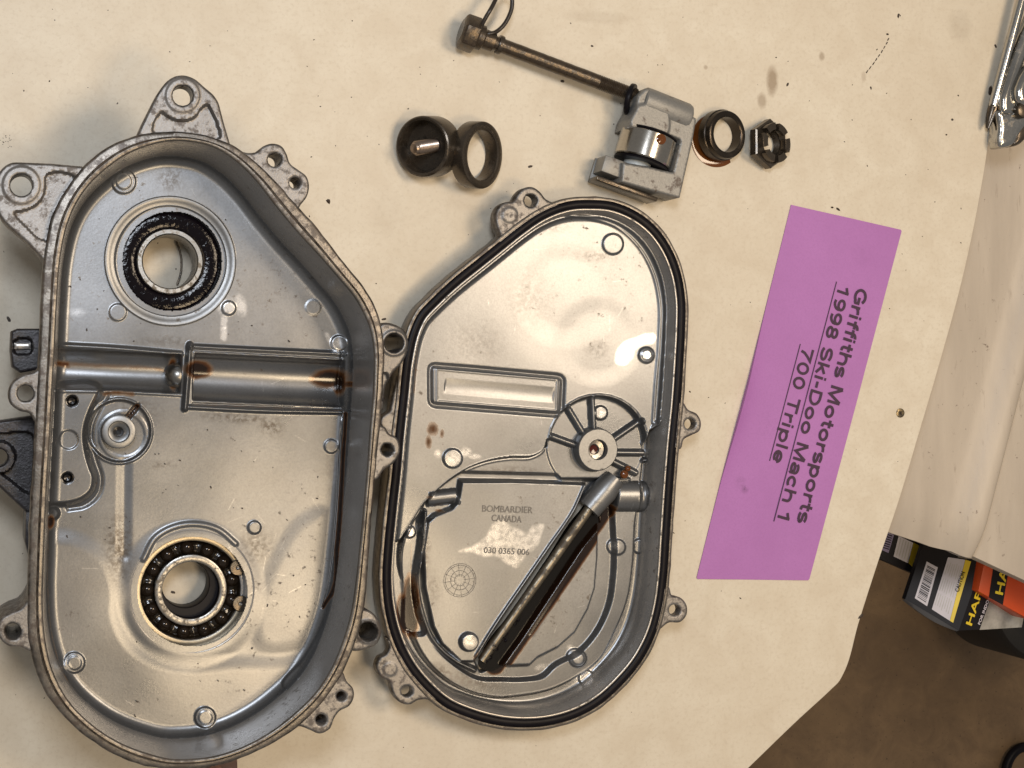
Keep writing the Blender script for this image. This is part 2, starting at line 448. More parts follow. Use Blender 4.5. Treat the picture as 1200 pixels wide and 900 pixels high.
# ------------------------------------------------------------------ height-field castings
class HF:
    def __init__(s, x0, x1, y0, y1, st, z0):
        s.x = np.arange(x0, x1, st); s.y = np.arange(y0, y1, st); s.X, s.Y = np.meshgrid(s.x, s.y)
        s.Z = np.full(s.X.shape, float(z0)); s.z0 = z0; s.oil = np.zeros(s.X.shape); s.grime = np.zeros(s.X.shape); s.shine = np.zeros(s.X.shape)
        s.keep = np.ones(s.X.shape, bool)
    def win(s, pts, m):
        pts = np.asarray(pts, float); a = pts.min(0)-m; b = pts.max(0)+m
        i0, i1 = np.searchsorted(s.x, (a[0], b[0])); j0, j1 = np.searchsorted(s.y, (a[1], b[1]))
        return np.s_[j0:j1, i0:i1]
    def reg(s, pts, soft=3, sm=True, step=3, arr=None):
        q = smooth(pts, step) if sm else np.asarray(pts, float)
        w = s.win(q, soft+1); d = sdf(s.X[w], s.Y[w], q)
        return w, sstep(.5-d/soft)
    def add(s, pts, dz, soft=3, sm=True, dzref=None):
        if dzref: pts = toplane(pts, dzref, s.z0)
        w, m = s.reg(pts, soft, sm); s.Z[w] += dz*m
    def level(s, pts, z, soft=3, sm=True, dz=0, within=None):
        if dz: pts = toplane(pts, dz, s.z0)
        w, m = s.reg(pts, soft, sm)
        if within is not None: m = m*within[w]
        s.Z[w] = s.Z[w]*(1-m)+z*m
    def stroke(s, pts, wd, dz, soft=2, sm=True, closed=False, arr='Z', round_=False, dzref=0):
        if dzref: pts = toplane(pts, dzref, s.z0)
        q = smooth(pts, 3, closed) if sm else np.asarray(pts, float)
        w = s.win(q, wd+soft+1); d = sd_seg(s.X[w], s.Y[w], q, closed)
        m = np.sqrt(np.clip(1-(d/(wd/2+soft/2))**2, 0, 1)) if round_ else sstep(.5-(d-wd/2)/soft)
        A = getattr(s, arr)
        if arr == 'Z': A[w] += dz*m
        else: A[w] = np.maximum(A[w], dz*m)
    def disc(s, c, r, dz, soft=2):
        w = s.win([c], r+soft+1); d = np.hypot(s.X[w]-c[0], s.Y[w]-c[1])-r
        s.Z[w] += dz*sstep(.5-d/soft)
    def ring(s, c, r, wd, dz):
        w = s.win([c], r+wd+1); d = np.abs(np.hypot(s.X[w]-c[0], s.Y[w]-c[1])-r)
        s.Z[w] += dz*np.sqrt(np.clip(1-(d/wd)**2, 0, 1))
    def trough(s, a, b, hw, depth, p=.5):
        a = np.array(a, float); b = np.array(b, float); w = s.win([a, b], hw+3); e = b-a; L = np.hypot(*e); e /= L
        t = (s.X[w]-a[0])*e[0]+(s.Y[w]-a[1])*e[1]; d = np.abs((s.X[w]-a[0])*-e[1]+(s.Y[w]-a[1])*e[0])
        en = sstep(t/2.5)*sstep((L-t)/2.5)
        s.Z[w] -= depth*np.clip(1-(d/hw)**2, 0, 1)**p*en
    def blotch(s, arr, c, rx, ry, k, ang=0):
        w = s.win([c], max(rx, ry)+2); a = R(ang); dx = s.X[w]-c[0]; dy = s.Y[w]-c[1]
        u = dx*math.cos(a)+dy*math.sin(a); v = -dx*math.sin(a)+dy*math.cos(a)
        A = getattr(s, arr); A[w] = np.maximum(A[w], k*sstep(1-np.hypot(u/rx, v/ry)))
    def build(s, name, m, parent):
        ny, nx = s.X.shape
        # light casting waviness
        wob = np.zeros_like(s.Z)
        for _ in range(14):
            f = rng.uniform(.02, .09); a = rng.uniform(0, 2*math.pi); ph = rng.uniform(0, 6.3)
            wob += np.sin((s.X*math.cos(a)+s.Y*math.sin(a))*f+ph)*.0028/f
        s.Z += wob*.55
        xy = Pa(s.X, s.Y, s.z0)
        V = np.concatenate([xy, s.Z[..., None]], 2).reshape(-1, 3)
        idx = np.arange(ny*nx).reshape(ny, nx)
        k = s.keep[:-1, :-1] & s.keep[1:, :-1] & s.keep[:-1, 1:] & s.keep[1:, 1:]
        F = np.stack([idx[1:, :-1][k], idx[1:, 1:][k], idx[:-1, 1:][k], idx[:-1, :-1][k]], 1)
        used = np.unique(F); mp = np.full(ny*nx, -1); mp[used] = np.arange(len(used)); F = mp[F]; V = V[used]
        org = WPOS[parent.name]
        V = (V-np.array(org))*MM
        me = bpy.data.meshes.new(name)
        me.vertices.add(len(V)); me.vertices.foreach_set('co', V.astype(np.float32).ravel())
        me.loops.add(F.size); me.loops.foreach_set('vertex_index', F.astype(np.int32).ravel())
        me.polygons.add(len(F)); me.polygons.foreach_set('loop_start', (np.arange(len(F))*4).astype(np.int32))
        me.update(calc_edges=True)
        me.polygons.foreach_set('use_smooth', np.ones(len(F), bool))
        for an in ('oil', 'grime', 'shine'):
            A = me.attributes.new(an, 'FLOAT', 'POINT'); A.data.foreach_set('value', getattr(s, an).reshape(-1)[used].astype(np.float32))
        me.validate(); me.update()
        return link(name, me, m, parent)

#%%STRUCTURE
# ================================================================== setting: floor far below, boards
def sheet(name, z, m, x0, x1, y0, y1):
    o = mesh(name, [(x0, y0, z), (x1, y0, z), (x1, y1, z), (x0, y1, z)], [(0, 1, 2, 3)], m, smoothit=False, origin=(0, 0, z))
    return o
fl = sheet('floor', -860, CONC, -2500, 3000, -2500, 2500); fl['kind'] = 'structure'

bench = thing('workbench', 'cream painted bench surface with one cut-off corner at lower right, dotted with dark specks', 'workbench', (0, 0, 0))
edge_px = [(1190, 0), (1179, 60), (1163, 140), (1154, 200), (1127, 333), (1102, 425), (1077, 510), (1053, 590), (1031, 655), (1007, 730), (989, 790), (984, 799), (975, 808), (937, 843), (880, 898)]
e = [P(x, y, 0)[:2] for x, y in edge_px]
e = np.array(e)
e = np.concatenate([[e[0]+(e[0]-e[1])*4], smooth(e, 2.0, False), [e[-1]+(e[-1]-e[-2])*4]])
out = np.concatenate([e, [(-900, e[-1][1]), (-900, e[0][1])]])
V = []; F = []; n = len(out)
nrm = inward(out)
for zz, ins in ((0, 1.2), (-.35, .35), (-1.2, 0), (-18, 0)):
    q = out+nrm*ins; V += [(a, b, zz) for a, b in q]
for r in range(3):
    for i in range(n): j = (i+1) % n; F.append((r*n+i, r*n+j, (r+1)*n+j, (r+1)*n+i))
F.append(tuple(range(n))); F.append(tuple(3*n+i for i in range(n))[::-1])
mesh('bench_top', V, F, TABLE, bench, fix=True)
# countersunk screw in the bench top
sc = P(1055, 484, 0)
scr = lathe('bench_screw', [(0.01, .1), (1.1, .15), (1.3, .5), (2.2, .55), (2.9, .3), (3.0, -.2)], sc, metal('screw_brass', (.25, .2, .12), .35, .3, .4, metallic=.9), bench, n=24)
MBc = MB()
for a in (.6, .6+math.pi/2):
    d = np.array((math.cos(a), math.sin(a), 0)); e2 = np.array((-d[1], d[0], 0))
    MBc.add([sc+d*s1*1.7+e2*s2*.28+np.array((0, 0, h)) for h in (.3, .62) for s1, s2 in ((-1, -1), (1, -1), (1, 1), (-1, 1))], [(0, 1, 2, 3), (7, 6, 5, 4), (0, 4, 5, 1), (1, 5, 6, 2), (2, 6, 7, 3), (3, 7, 4, 0)])
MBc.build('screw_slot', SPECK, scr, ang=20)

def prism(name, pts, z0, z1, m, parent=None, bev=.6, origin=None):
    q = np.array(pts, float); nrm = inward(q) if len(q) > 8 else None
    n = len(q); c = q.mean(0)
    if nrm is None:
        nrm = []
        a = np.sum(q[:, 0]*np.roll(q[:, 1], -1)-np.roll(q[:, 0], -1)*q[:, 1]); s = 1 if a > 0 else -1
        for i in range(n):
            e1 = q[i]-q[i-1]; e2 = q[(i+1) % n]-q[i]; e1 /= np.hypot(*e1); e2 /= np.hypot(*e2)
            b = np.array((-e1[1]-e2[1], e1[0]+e2[0]))*s; b /= (1+e1@e2); nrm.append(b)
        nrm = np.array(nrm)
    V = []
    for zz, ins in ((z1, bev), (z1-bev*.3, bev*.3), (z1-bev, 0), (z0, 0)): V += [(a, b, zz) for a, b in q+nrm*ins]
    F = []
    for r in range(3):
        for i in range(n): j = (i+1) % n; F.append((r*n+i, r*n+j, (r+1)*n+j, (r+1)*n+i))
    F.append(tuple(range(n))); F.append(tuple(3*n+i for i in range(n))[::-1])
    return mesh(name, V, F, m, parent, origin, fix=True)
# lower shelf boards to the right of the bench
def pw(pts, z): return [P(x, y, z)[:2] for x, y in pts]
bd = thing('shelf_board', 'dingy white board with a rounded raised lip running beside the workbench edge', 'board', P(1110, 400, -30))
# cross-section swept along the board
A0, A1 = P(1240, -60, -30)[:2], P(1042, 622, -30)[:2]
B0, B1 = P(1330, -60, -30)[:2], P(1147, 657, -30)[:2]
prof = [(-.55, 0), (-.2, 0), (.1, -.5), (.40, -2.2), (.56, -3.0), (.66, -2.2), (.75, .2), (.83, 2.2), (.89, 2.8), (.94, 2.3), (.975, .8), (1.0, -2.4), (1.0, -14)]
V = []; F = []; K = 80
for i in range(K+1):
    t = i/K; a = np.array(A0)*(1-t)+np.array(A1)*t; b = np.array(B0)*(1-t)+np.array(B1)*t
    jag = rng.normal(0, .35) if i == K else 0
    for u, h in prof: p = a+(b-a)*u; V.append((p[0], p[1]+(rng.normal(0, .5) if i == K else 0), -30+h*1.3-max(0, t-.93)**2*1500))
m_ = len(prof)
for i in range(K):
    for q in range(m_-1): F.append((i*m_+q, i*m_+q+1, (i+1)*m_+q+1, (i+1)*m_+q))
b0 = len(V)
for q in range(m_): V.append((V[K*m_+q][0], V[K*m_+q][1], -44))
for q in range(m_-1): F.append((K*m_+q, K*m_+q+1, b0+q+1, b0+q))
mesh('board_panel', V, F, BOARD, bd, fix=True, ang=60)
tag(prism('shelf_board', pw([(1255, -60), (1410, -60), (1290, 722), (1140, 652)], -52), -66, -52, BOARD), 'grimy white board stained brown, tucked under the rounded board at the right edge', 'board')
#%%CASING
# ================================================================== large chaincase housing (left)
ZR = 79.0; ZF = 35.0
case = thing('chaincase_housing', 'large deep cast aluminium chaincase half with two bearings and an open ribbed interior', 'engine cover', P(240, 520, 0))
c_in = [(77, 270), (80, 260), (86, 245), (100, 222), (125, 197), (150, 180), (175, 170), (200, 165), (225, 166), (250, 172), (275, 187), (300, 211), (325, 243), (350, 273), (375, 300), (400, 329), (415, 347),
        (425, 364), (434, 385), (438.5, 410), (438.5, 440), (437, 470), (434, 502), (431, 545), (427, 590), (422, 640), (417, 685), (411, 722), (401, 755), (388, 785), (372, 810), (345, 837), (313, 861), (282, 877), (250, 887), (225, 890), (200, 890), (175, 884),
        (137, 869), (107, 849), (82, 824), (62, 787), (53, 750), (50, 705), (51, 665), (53.5, 600), (56, 550), (59, 500), (61, 460), (64, 410), (67, 350), (71, 300)]
c_out = [(60, 255), (72, 230), (85, 210), (100, 192), (120, 176), (140, 165), (160, 158), (180, 155), (200, 153.5), (225, 155), (250, 161), (270, 168), (295, 185), (318, 206), (350, 242), (375, 270), (400, 303), (425, 334), (437, 352),
         (445, 372), (450, 395), (451, 420), (450, 450), (447, 490), (443, 530), (439, 570), (436, 610), (432, 660), (429, 700), (423, 735), (413, 765), (398, 796), (378, 824), (350, 852), (325, 869), (302, 881), (278, 891), (250, 899), (225, 902), (200, 902), (172, 899),
         (150, 892), (125, 880), (100, 863), (72, 837), (55, 815), (42, 787), (34, 755), (32, 710), (33, 660), (35, 600), (38, 550), (41, 500), (43, 460), (46, 400), (48, 350), (53, 290)]
wi = Pa(*smooth(c_in, 1.0).T, ZR); wo = Pa(*smooth(c_out, .8).T, ZR)
wi = resample(wi, .9)
for _ in range(3): wi = (np.roll(wi, 1, 0)+2*wi+np.roll(wi, -1, 0))/4
ni = inward(wi)
def match(wi, ni, wo):
    o = []
    for p, n in zip(wi, ni):
        v = wo-p; al = v@(-n); pe = np.abs(v@np.array((-n[1], n[0])))
        k = np.argmin(pe+np.where(al < 0, 1e3, 0)+np.where(al > 25, 1e3, 0)); o.append(al[k])
    o = np.array(o)
    for _ in range(12): o = (np.roll(o, 1)+o+np.roll(o, -1))/3
    return o
ow = match(wi, ni, wo)
def r3(xy, z): return np.column_stack([xy, np.full(len(xy), float(z)) if np.isscalar(z) else z])
def rim_rings(prof):
    return [r3(wi-ni*(ow*t+d)[:, None], z) for t, d, z in prof]
jit = np.interp(np.arange(len(wi)), np.arange(0, len(wi), 5), rng.normal(0, .25, len(range(0, len(wi), 5))))
rim_prof = [(0, -.1, ZR-1.2), (0, .25, ZR-.3), (0, .7, ZR), (.28, 0, ZR), (.31, 0, ZR-.7), (.36, 0, ZR-.9), (.41, 0, ZR-.7), (.44, 0, ZR-.1), (.6, 0, ZR-.15), (.8, 0, ZR-.25), (1, -.9, ZR-.35), (1, -.3, ZR-.8), (1, 0, ZR-1.6), (1, 0, ZR-9), (.9, -1.2, ZR-10.5), (.85, -1.8, ZR-30), (.8, -2, 4)]
rr = rim_rings(rim_prof)
for k in range(8, 14): rr[k][:, :2] += (-ni)*jit[:, None]*.5
def ring_grime(o, n, vals):
    at = o.data.attributes.new('grime', 'FLOAT', 'POINT'); at.data.foreach_set('value', np.repeat(np.array(vals, np.float32), n))
ring_grime(loft('rim', rr, RIM, case, 45), len(wi), [0, 0, 0, .1, 1, 1, .7, .1, .15, .55, .9, 1, 1, 1, 1, 1, 1])
wall_prof = [(-.1, ZR-1.1), (.1, ZR-2), (1.0, 62), (2.2, 50), (3.2, ZF+5), (3.6, ZF-1), (3.8, ZF-4)]
loft('side_wall', [r3(wi+ni*d, z) for d, z in wall_prof], WALLM, case, 60)
# floor
h = HF(52, 445, 170, 880, 1.0, ZF)
# floor outline on plane ZF
fl_xy = wi+ni*3.2
v = np.concatenate([fl_xy, np.full((len(fl_xy), 1), ZF)], 1)-_C; dep = v@_F
fpx = resample(np.stack([600+FPX*(v@_R)/dep, 450-FPX*(v@_U)/dep], 1), 3.0)
dfl = -sdf(h.X, h.Y, fpx)                      # inside distance in px
h.keep &= dfl > -3
r_ = 13.0; q = np.clip(dfl, 0, r_)
fil = (r_-np.sqrt(np.clip(r_**2-(r_-q)**2, 0, None)))*.5
# lower chamber plateaus
h.add([(30, 620), (60, 627), (85, 630), (127, 657), (138, 690), (139, 725), (157, 757), (190, 775), (225, 780), (265, 776), (360, 768), (395, 742), (460, 760), (440, 930), (30, 930)], .8, 24)
h.add([(332, 640), (318, 668), (300, 740), (303, 752), (352, 752), (364, 735), (374, 690), (378, 640), (378, 600), (352, 612)], .4, 22)
h.stroke([(146, 545), (145, 650)], 10, -.5, 12)
h.stroke([(168, 655), (182, 630), (205, 617), (232, 614), (255, 620), (276, 637)], 5, .8, 5)
h.disc((224, 696), 80, .6, 20)
# trough left
h.stroke([(55, 404), (130, 408), (212, 415)], 4, 1.8, 6, dzref=1)
h.stroke([(55, 458), (130, 459), (212, 463)], 2, .7, 4)
h.trough((52, 431), (213, 438), 23, 9.0)
h.trough((226, 441), (403, 450), 28, 8.5, .6)
# box rails
h.stroke([(222, 406), (300, 410), (404, 415)], 3.5, 2.6, 5, dzref=2)
h.stroke([(222, 477), (300, 481), (400, 483)], 3.5, 1.8, 4)
h.add([(226, 411), (402, 420), (402, 427), (226, 419)], .9, 2.5, False)
h.stroke([(226, 473), (400, 479)], 1.5, -1.2, 1.5)
h.stroke([(223, 404), (220, 440), (217, 479)], 4.5, 4.2, 5, dzref=3)
h.stroke([(401, 415), (401, 482)], 4, -.8, 2.5)
# lip on right wall side
h.stroke([(402, 484), (399, 520), (396, 580), (391, 640), (384, 690), (378, 712)], 1.6, -1.6, 1.6)
h.add([(404, 484), (401, 530), (398, 580), (393, 640), (386, 695), (376, 730), (355, 770), (330, 800), (420, 800), (460, 484)], 1.5, 2)
h.stroke([(404, 484), (401, 530), (398, 580), (393, 640), (386, 695), (378, 712)], 2.6, 1.1, 2, arr='oil')
# screw plate
h.add([(50, 456), (118, 458), (112, 470), (105, 486), (100, 505), (101, 525), (106, 545), (111, 560), (108, 575), (97, 585), (82, 590), (50, 589)], 4.5, 9, dzref=3)
h.stroke([(126, 462), (117, 478), (108, 500), (107, 518), (112, 540), (118, 560), (115, 578), (100, 592), (80, 596)], 3, -1.2, 7)
for c_ in ((84.5, 470), (79, 560)): h.disc(toplane([c_], 4.5, ZF)[0], 6, -4, 2)
h.disc((62, 601), 7, 3, 5)
h.disc((80, 515), 11, -.5, 2)
h.disc((140, 505), 36.5, -1.2, 1.6); h.ring((140, 505), 37, 2.5, .7); h.ring((145, 510), 27, 3, .25)
h.stroke([(146, 494), (161, 476)], 6.5, -1.8, 2)
h.stroke([(148, 492), (161, 476)], 5, 1.0, 2, arr='oil')
for c, r, dz in (((145, 213), 14, .9), ((145, 213), 9, .5), ((138, 366), 10, .5), ((397, 402), 9, 1.0), ((388, 523), 8, .6), ((298, 618), 7.5, 1.0), ((87, 776), 12, 1.0), ((87, 776), 8, .5), ((240, 840), 12, 1.3), ((240, 840), 8, .4), ((367, 360), 9, .25), ((268, 361), 8, 1.4)):
    h.disc(c, r, dz, 2.2)
h.ring((202, 306), 70, 4, .7); h.disc((202, 306), 69, -.8, 2)
h.Z += fil
# wear, oil, grime, scratches, and glare painted as pale patches
h.stroke([(60, 425), (110, 428), (190, 433), (205, 436)], 3.0, .56, 12, arr='oil'); h.stroke([(60, 425), (80, 427)], 6, .8, 10, arr='oil')
h.blotch('oil', (204, 438), 9, 30, 1.3); h.blotch('oil', (233, 433), 28, 17, 1.4); h.blotch('oil', (388, 443), 32, 18, 1.2, -5); h.blotch('oil', (399, 448), 9, 24, 1.4); h.blotch('oil', (408, 450), 22, 7, .8)
h.stroke([(228, 474), (400, 481)], .8, .62, 1.6, arr='oil')
h.stroke([(122, 462), (135, 460), (155, 462)], 5, .62, 8, arr='oil'); h.stroke([(113, 462), (106, 476)], 1.5, .5, 3, arr='oil')
h.blotch('oil', (59, 611), 8, 14, 1.2); h.stroke([(56, 620), (56, 700), (62, 750), (75, 790), (95, 818)], 1.5, .45, 4, arr='oil')
for c, rx, ry, k, a in (((140, 640), 26, 60, 1, 0), ((280, 490), 70, 9, .9, 3), ((318, 500), 22, 16, 1, 20), ((300, 640), 30, 34, .6, 30), ((200, 210), 24, 22, .8, 0), ((160, 480), 50, 30, .5, 0), ((390, 540), 16, 70, .35, 0), ((200, 400), 60, 10, .5, 0), ((190, 545), 30, 8, .5, 0), ((90, 800), 40, 40, .3, 0)):
    h.blotch('grime', c, rx, ry, k, a)
h.blotch('shine', (266, 360), 15, 14, 1.2); h.blotch('shine', (282, 358), 9, 17, 1.2, -12); h.stroke([(263, 370), (262, 396)], 6, .9, 5, arr='shine')  # glare on the bosses painted into the metal colour
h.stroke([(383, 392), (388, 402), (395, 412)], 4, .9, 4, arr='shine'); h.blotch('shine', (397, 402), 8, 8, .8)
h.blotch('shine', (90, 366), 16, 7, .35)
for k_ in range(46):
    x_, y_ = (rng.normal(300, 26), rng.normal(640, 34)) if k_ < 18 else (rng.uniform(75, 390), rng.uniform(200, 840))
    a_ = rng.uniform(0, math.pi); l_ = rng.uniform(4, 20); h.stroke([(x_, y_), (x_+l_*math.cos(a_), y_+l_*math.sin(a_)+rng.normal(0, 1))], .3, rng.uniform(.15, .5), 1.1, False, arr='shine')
for c, r in (((202, 306), 58), ((225.4, 693), 64)):
    h.keep &= np.hypot(h.X-c[0], h.Y-c[1]) > r
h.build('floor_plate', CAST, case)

# raised details that are pieces of their own
def boss(cx, cy, r, z0, z1, m, parent, hole=0, name='boss', n=40, hz=None, b=.8):
    c = P(cx, cy, z1); c[2] = 0
    if hole:
        pr = [(hole, z1-.2-(hz or 6)), (hole, z1-.5), (hole+.5, z1), (r-b, z1), (r-b*.3, z1-b*.3), (r, z1-b), (r+.3, z0)]
    else: pr = discprof(r, z0, z1, b)
    return lathe(name, pr, c, m, parent, n=n)
stub = boss(139.5, 506, 8.8, ZF-1, ZF+7, CAST_PART, case, hole=5.3, name='oil_port', hz=3)
lathe('port_core', [(5.4, ZF+3), (3.2, ZF+2.6), (2.6, ZF+2), (2.4, ZF-1.0)], (*P(139, 506, ZF+4)[:2], 0), CAST_PART, stub, n=32)
lathe('port_bore', [(2.6, ZF+1.4), (.01, ZF+1.2)], (*P(137, 504, ZF+2)[:2], 0), GASKET, stub, n=24)
for (x, y) in ((84.5, 470), (79, 560)):
    lathe('screw_hole', [(3.6, ZF+4.1), (3.3, ZF+4.75), (2.7, ZF+4.6), (2.4, ZF+3.7), (1.6, ZF+2.1), (.01, ZF+1.7)], (*P(x, y, ZF+4.5)[:2], 0), GASKET, case, n=24)
# end plug in the trough
lathe('trough_plug', [(.01, 6), (3.5, 5.2), (6, 3), (7, 0), (7, -4)], (*P(207, 440, ZF-3)[:2], ZF-7), STEEL, case, axis=(-1, .05, .3), n=28)

# --- upper bearing
cu = P(202, 306, ZF)
cu = P(200, 306, ZF)
ub = thing('bearing', '', ''); del ub['label'], ub['category']
ub.name = 'bearing'; ub.parent = case; WPOS[ub.name] = Vector((cu[0], cu[1], ZF)); ub.location = (WPOS[ub.name]-WPOS[case.name])*MM
ub['label'] = 'upper bearing packed with black grease'
def L(name, prof, m, parent, c, **k): return lathe(name, prof, c, m, parent, **k)
mmp = .535   # mm per photo pixel near the floor of the housing
L('bearing_seat', [(34.6, -3), (34.6, 1.0), (33.9, 1.6), (32.2, 1.6), (31.6, 1.2), (29.6, 1.0), (29.0, .4), (28.8, -8), (28.8, -26)], CAST_PART, ub, cu, n=96)
L('outer_race', [(28.7, -4), (28.2, -3.6), (27.0, -3.6), (26.6, -4.2), (26.3, -9)], GASKET, ub, cu, n=96)
# grease: lumpy torus
V = []; F = []; n = 300; prof = np.linspace(0, math.pi, 30)
for i in range(n):
    a = 2*math.pi*i/n
    for k, t in enumerate(prof):
        r = 22.2-6.4*math.cos(t); z = -8.3+3.6*math.sin(t)**.6
        x = r*math.cos(a); y = r*math.sin(a)
        z += (math.sin(x*1.25+math.sin(y*1.1)*1.7)*math.sin(y*1.3+1.3*math.sin(x*.9)))*.03*math.sin(t)
        V.append((cu[0]+x, cu[1]+y, cu[2]+z))
m_ = len(prof)
for i in range(n):
    for k in range(m_-1): j = (i+1) % n; F.append((i*m_+k, j*m_+k, j*m_+k+1, i*m_+k+1))
mesh('grease', V, F, GREASE, ub, ang=180, fix=True)
lp = [(206.5, 283), (210, 292), (212.5, 303), (212.5, 315), (210.5, 325), (207.5, 333)]
tube('seal_lip', [P(x, y, 3) for x, y in smooth(np.array(lp), 1.5, False)], .55, DSTEEL, ub, n=8)
L('inner_race', [(17.4, -10), (17.4, -2.4), (16.9, -1.9), (14.9, -1.9), (14.3, -2.6), (14.2, -18), (14.2, -26), (18, -30)], STEEL, ub, cu, n=96)
# --- lower bearing
cl = P(225.4, 693, ZF)
BORE = plain('black_sleeve', (.006, .005, .007), .42, 0, spec=.18)
lb = thing('bearing', '', ''); del lb['label'], lb['category']
lb.parent = case; WPOS[lb.name] = Vector((cl[0], cl[1], ZF)); lb.location = (WPOS[lb.name]-WPOS[case.name])*MM
lb['label'] = 'lower open ball bearing held by a snap ring'
cb = np.array((P(216, 690, ZF-14)[0], P(216, 690, ZF-14)[1], ZF))
cl2 = cl
L('bearing_seat', [(33.6, .3), (32.8, .7), (32.2, .5), (31.8, 0), (31.3, -1.5), (31.0, -8.4), (30.3, -8.8), (29.6, -9.4), (29.5, -26)], WALLM, lb, cl, n=96)
cb = P(223.8, 691.8, ZF-9); cb[2] = ZF+5
L('outer_race', ringprof(26.8, 29.4, -24, -14.2, .5), WALLM, lb, cb, n=96, closed=True)
L('race_groove', [(26.8, -15), (25.9, -18), (26.8, -22)], DSTEEL, lb, cb, n=96)
L('inner_race', ringprof(15.4, 19.3, -24, -13.8, .6), STEEL, lb, cb, n=96, closed=True)
L('cage', ringprof(20.2, 26.4, -21.5, -18, .6), CAGE, lb, cb, n=96, closed=True)
L('sleeve', [(15.35, -15), (15.3, -22), (14.6, -23)], BORE, lb, cb, n=72)
L('shaft_sleeve', [(18.5, -21), (13.2, -21.2), (12.7, -22), (12.7, -36), (14.5, -37.6), (19, -37.8)], BORE, lb, cb+np.array((-2.0, 2.6, 0)), n=72)
first = None
for k in range(13):
    a = 2*math.pi*k/13+.2; p = cb+np.array((23.0*math.cos(a), 23.0*math.sin(a), -18.0))
    if first is None:
        pr = [(4.1*math.sin(t)+.001, 4.1*math.cos(t)) for t in np.linspace(0, math.pi, 15)]
        first = lathe('ball', pr, p, BALLM, lb, n=24, ang=180)
    else:
        o = first.copy(); COL.objects.link(o); o.location = Vector((p-np.array(WPOS[lb.name]))*MM)
# grease webs between the balls
V = []; F = []; n = 220; prof = np.linspace(0, math.pi, 10)
for i in range(n):
    a = 2*math.pi*i/n
    for k, t in enumerate(prof):
        r = 23.0-3.7*math.cos(t); z = -18.6+2.6*math.sin(t)*(.6+.5*abs(math.cos(6.5*(a-.2))))+rng.normal(0, .12)*math.sin(t)
        V.append((cb[0]+r*math.cos(a), cb[1]+r*math.sin(a), cb[2]+z))
m_ = len(prof)
for i in range(n):
    for k in range(m_-1): j = (i+1) % n; F.append((i*m_+k, j*m_+k, j*m_+k+1, i*m_+k+1))
mesh('oil_film', V, F, CAGE, lb, ang=180, fix=True)
# snap ring: open ring with two eared ends on the right
a_0 = R(-18); a_1 = R(26)
cs = cb
V, F = lathe_geo(ringprof(26.9, 30.6, -13.9, -12.9, .3), cs, n=90, closed=True)
V, F = lathe_geo([(x, z) for x, z in ringprof(26.9, 30.6, -13.9, -12.9, .3)], cs, (0, 0, 1), 90, True, 0, 2*math.pi-(a_1-a_0))
# rotate so that the gap is at the right
u_, v_, w_ = frame((0, 0, 1))
def rotz(V, c, a):
    V = np.array(V)-c; ca, sa = math.cos(a), math.sin(a)
    return np.column_stack([V[:, 0]*ca-V[:, 1]*sa, V[:, 0]*sa+V[:, 1]*ca, V[:, 2]])+c
base = math.atan2(u_[1], u_[0]); hand = np.cross(u_, v_)[2]
V = rotz(V, cs, (a_1-base) if hand > 0 else (a_0-base))
snap = mesh('snap_ring', V, F, BRONZE, lb, fix=True)
for a in (R(-18)+.02, R(26)-.02):
    c = cs+np.array((math.cos(a)*27.6, math.sin(a)*27.6, 0))
    lathe('ring_ear', [(1.0, -14), (1.0, -11.9), (1.3, -11.6), (4.0, -11.6), (4.4, -12), (4.4, -14)], c, DSTEEL, snap, n=28)

# --- lugs and ears of the housing
def pocket(poly, dz, hc=None, hr=0, ringh=.7):
    poly = smooth(poly, 2)
    def f(X, Y):
        z = dz*sstep(.5-sdf(X, Y, poly)/2.5)
        if hc: z = z+ringh*sstep(.5-(np.hypot(X-hc[0], Y-hc[1])-hr)/2.5)
        return z
    return f
plate('mounting_lug', [(157, 166), (168, 142), (180, 118), (189, 103), (197, 94), (206, 89), (216, 88), (227, 91.5), (240, 102), (252, 113), (257, 122), (263, 145), (271, 172), (262, 176), (235, 166), (205, 162), (180, 164)], [(214, 112, 12)], ZR-1.5, 12, LUG, case, 1.4,
      pocket([(179, 153), (183, 139), (190, 131), (197, 136), (206, 140), (217, 141), (228, 137), (237, 126), (243, 122), (248, 130), (257, 162), (235, 159), (205, 157)], -3.2, (214, 112), 20))
plate('mounting_lug', [(97, 195), (60, 191.5), (25, 190), (12, 191), (2, 198), (-4, 210), (-5, 232), (-1, 252), (10, 266), (32, 285), (52, 307), (62, 305), (68, 270), (80, 238), (102, 203)], [(25, 217, 13)], ZR-1.5, 12, LUG, case, 1.4,
      pocket([(54, 206), (88, 207), (72, 235), (58, 283), (49, 281), (30, 265), (17, 249), (30, 246), (42, 240), (50, 231), (53, 220)], -3.2, (25, 217), 22))
plate('bolt_ear', [(283, 178), (291, 179), (300, 178), (309, 171), (320, 168), (330, 171), (336, 180), (340, 191), (350, 199), (359, 206), (362.5, 217), (360, 230), (352, 241), (347, 250), (335, 245), (318, 225), (298, 200), (285, 188)], [(322, 187, 8.2), (346, 214, 6.8)], ZR-1.0, 22, LUG, case, 1.1)
plate('bolt_ear', [(446, 380), (465, 381), (475, 388), (479, 400), (477, 415), (471, 426), (461, 437), (453, 455), (449, 480), (442, 480), (443, 385)], [(461.5, 402, 11)], ZR-3, 44, LUG, case, 1.6, pocket([(440, 440), (452, 437), (446, 470), (440, 470)], -2.5, (461.5, 402), 15, .8))
plate('bolt_ear', [(441, 498), (450, 500), (456, 508), (464, 512), (469, 522), (467, 535), (460, 544), (450, 551), (440, 563), (433, 563), (436, 500)], [(454, 527, 7.2)], ZR-1.2, 30, LUG, case, 1.1)
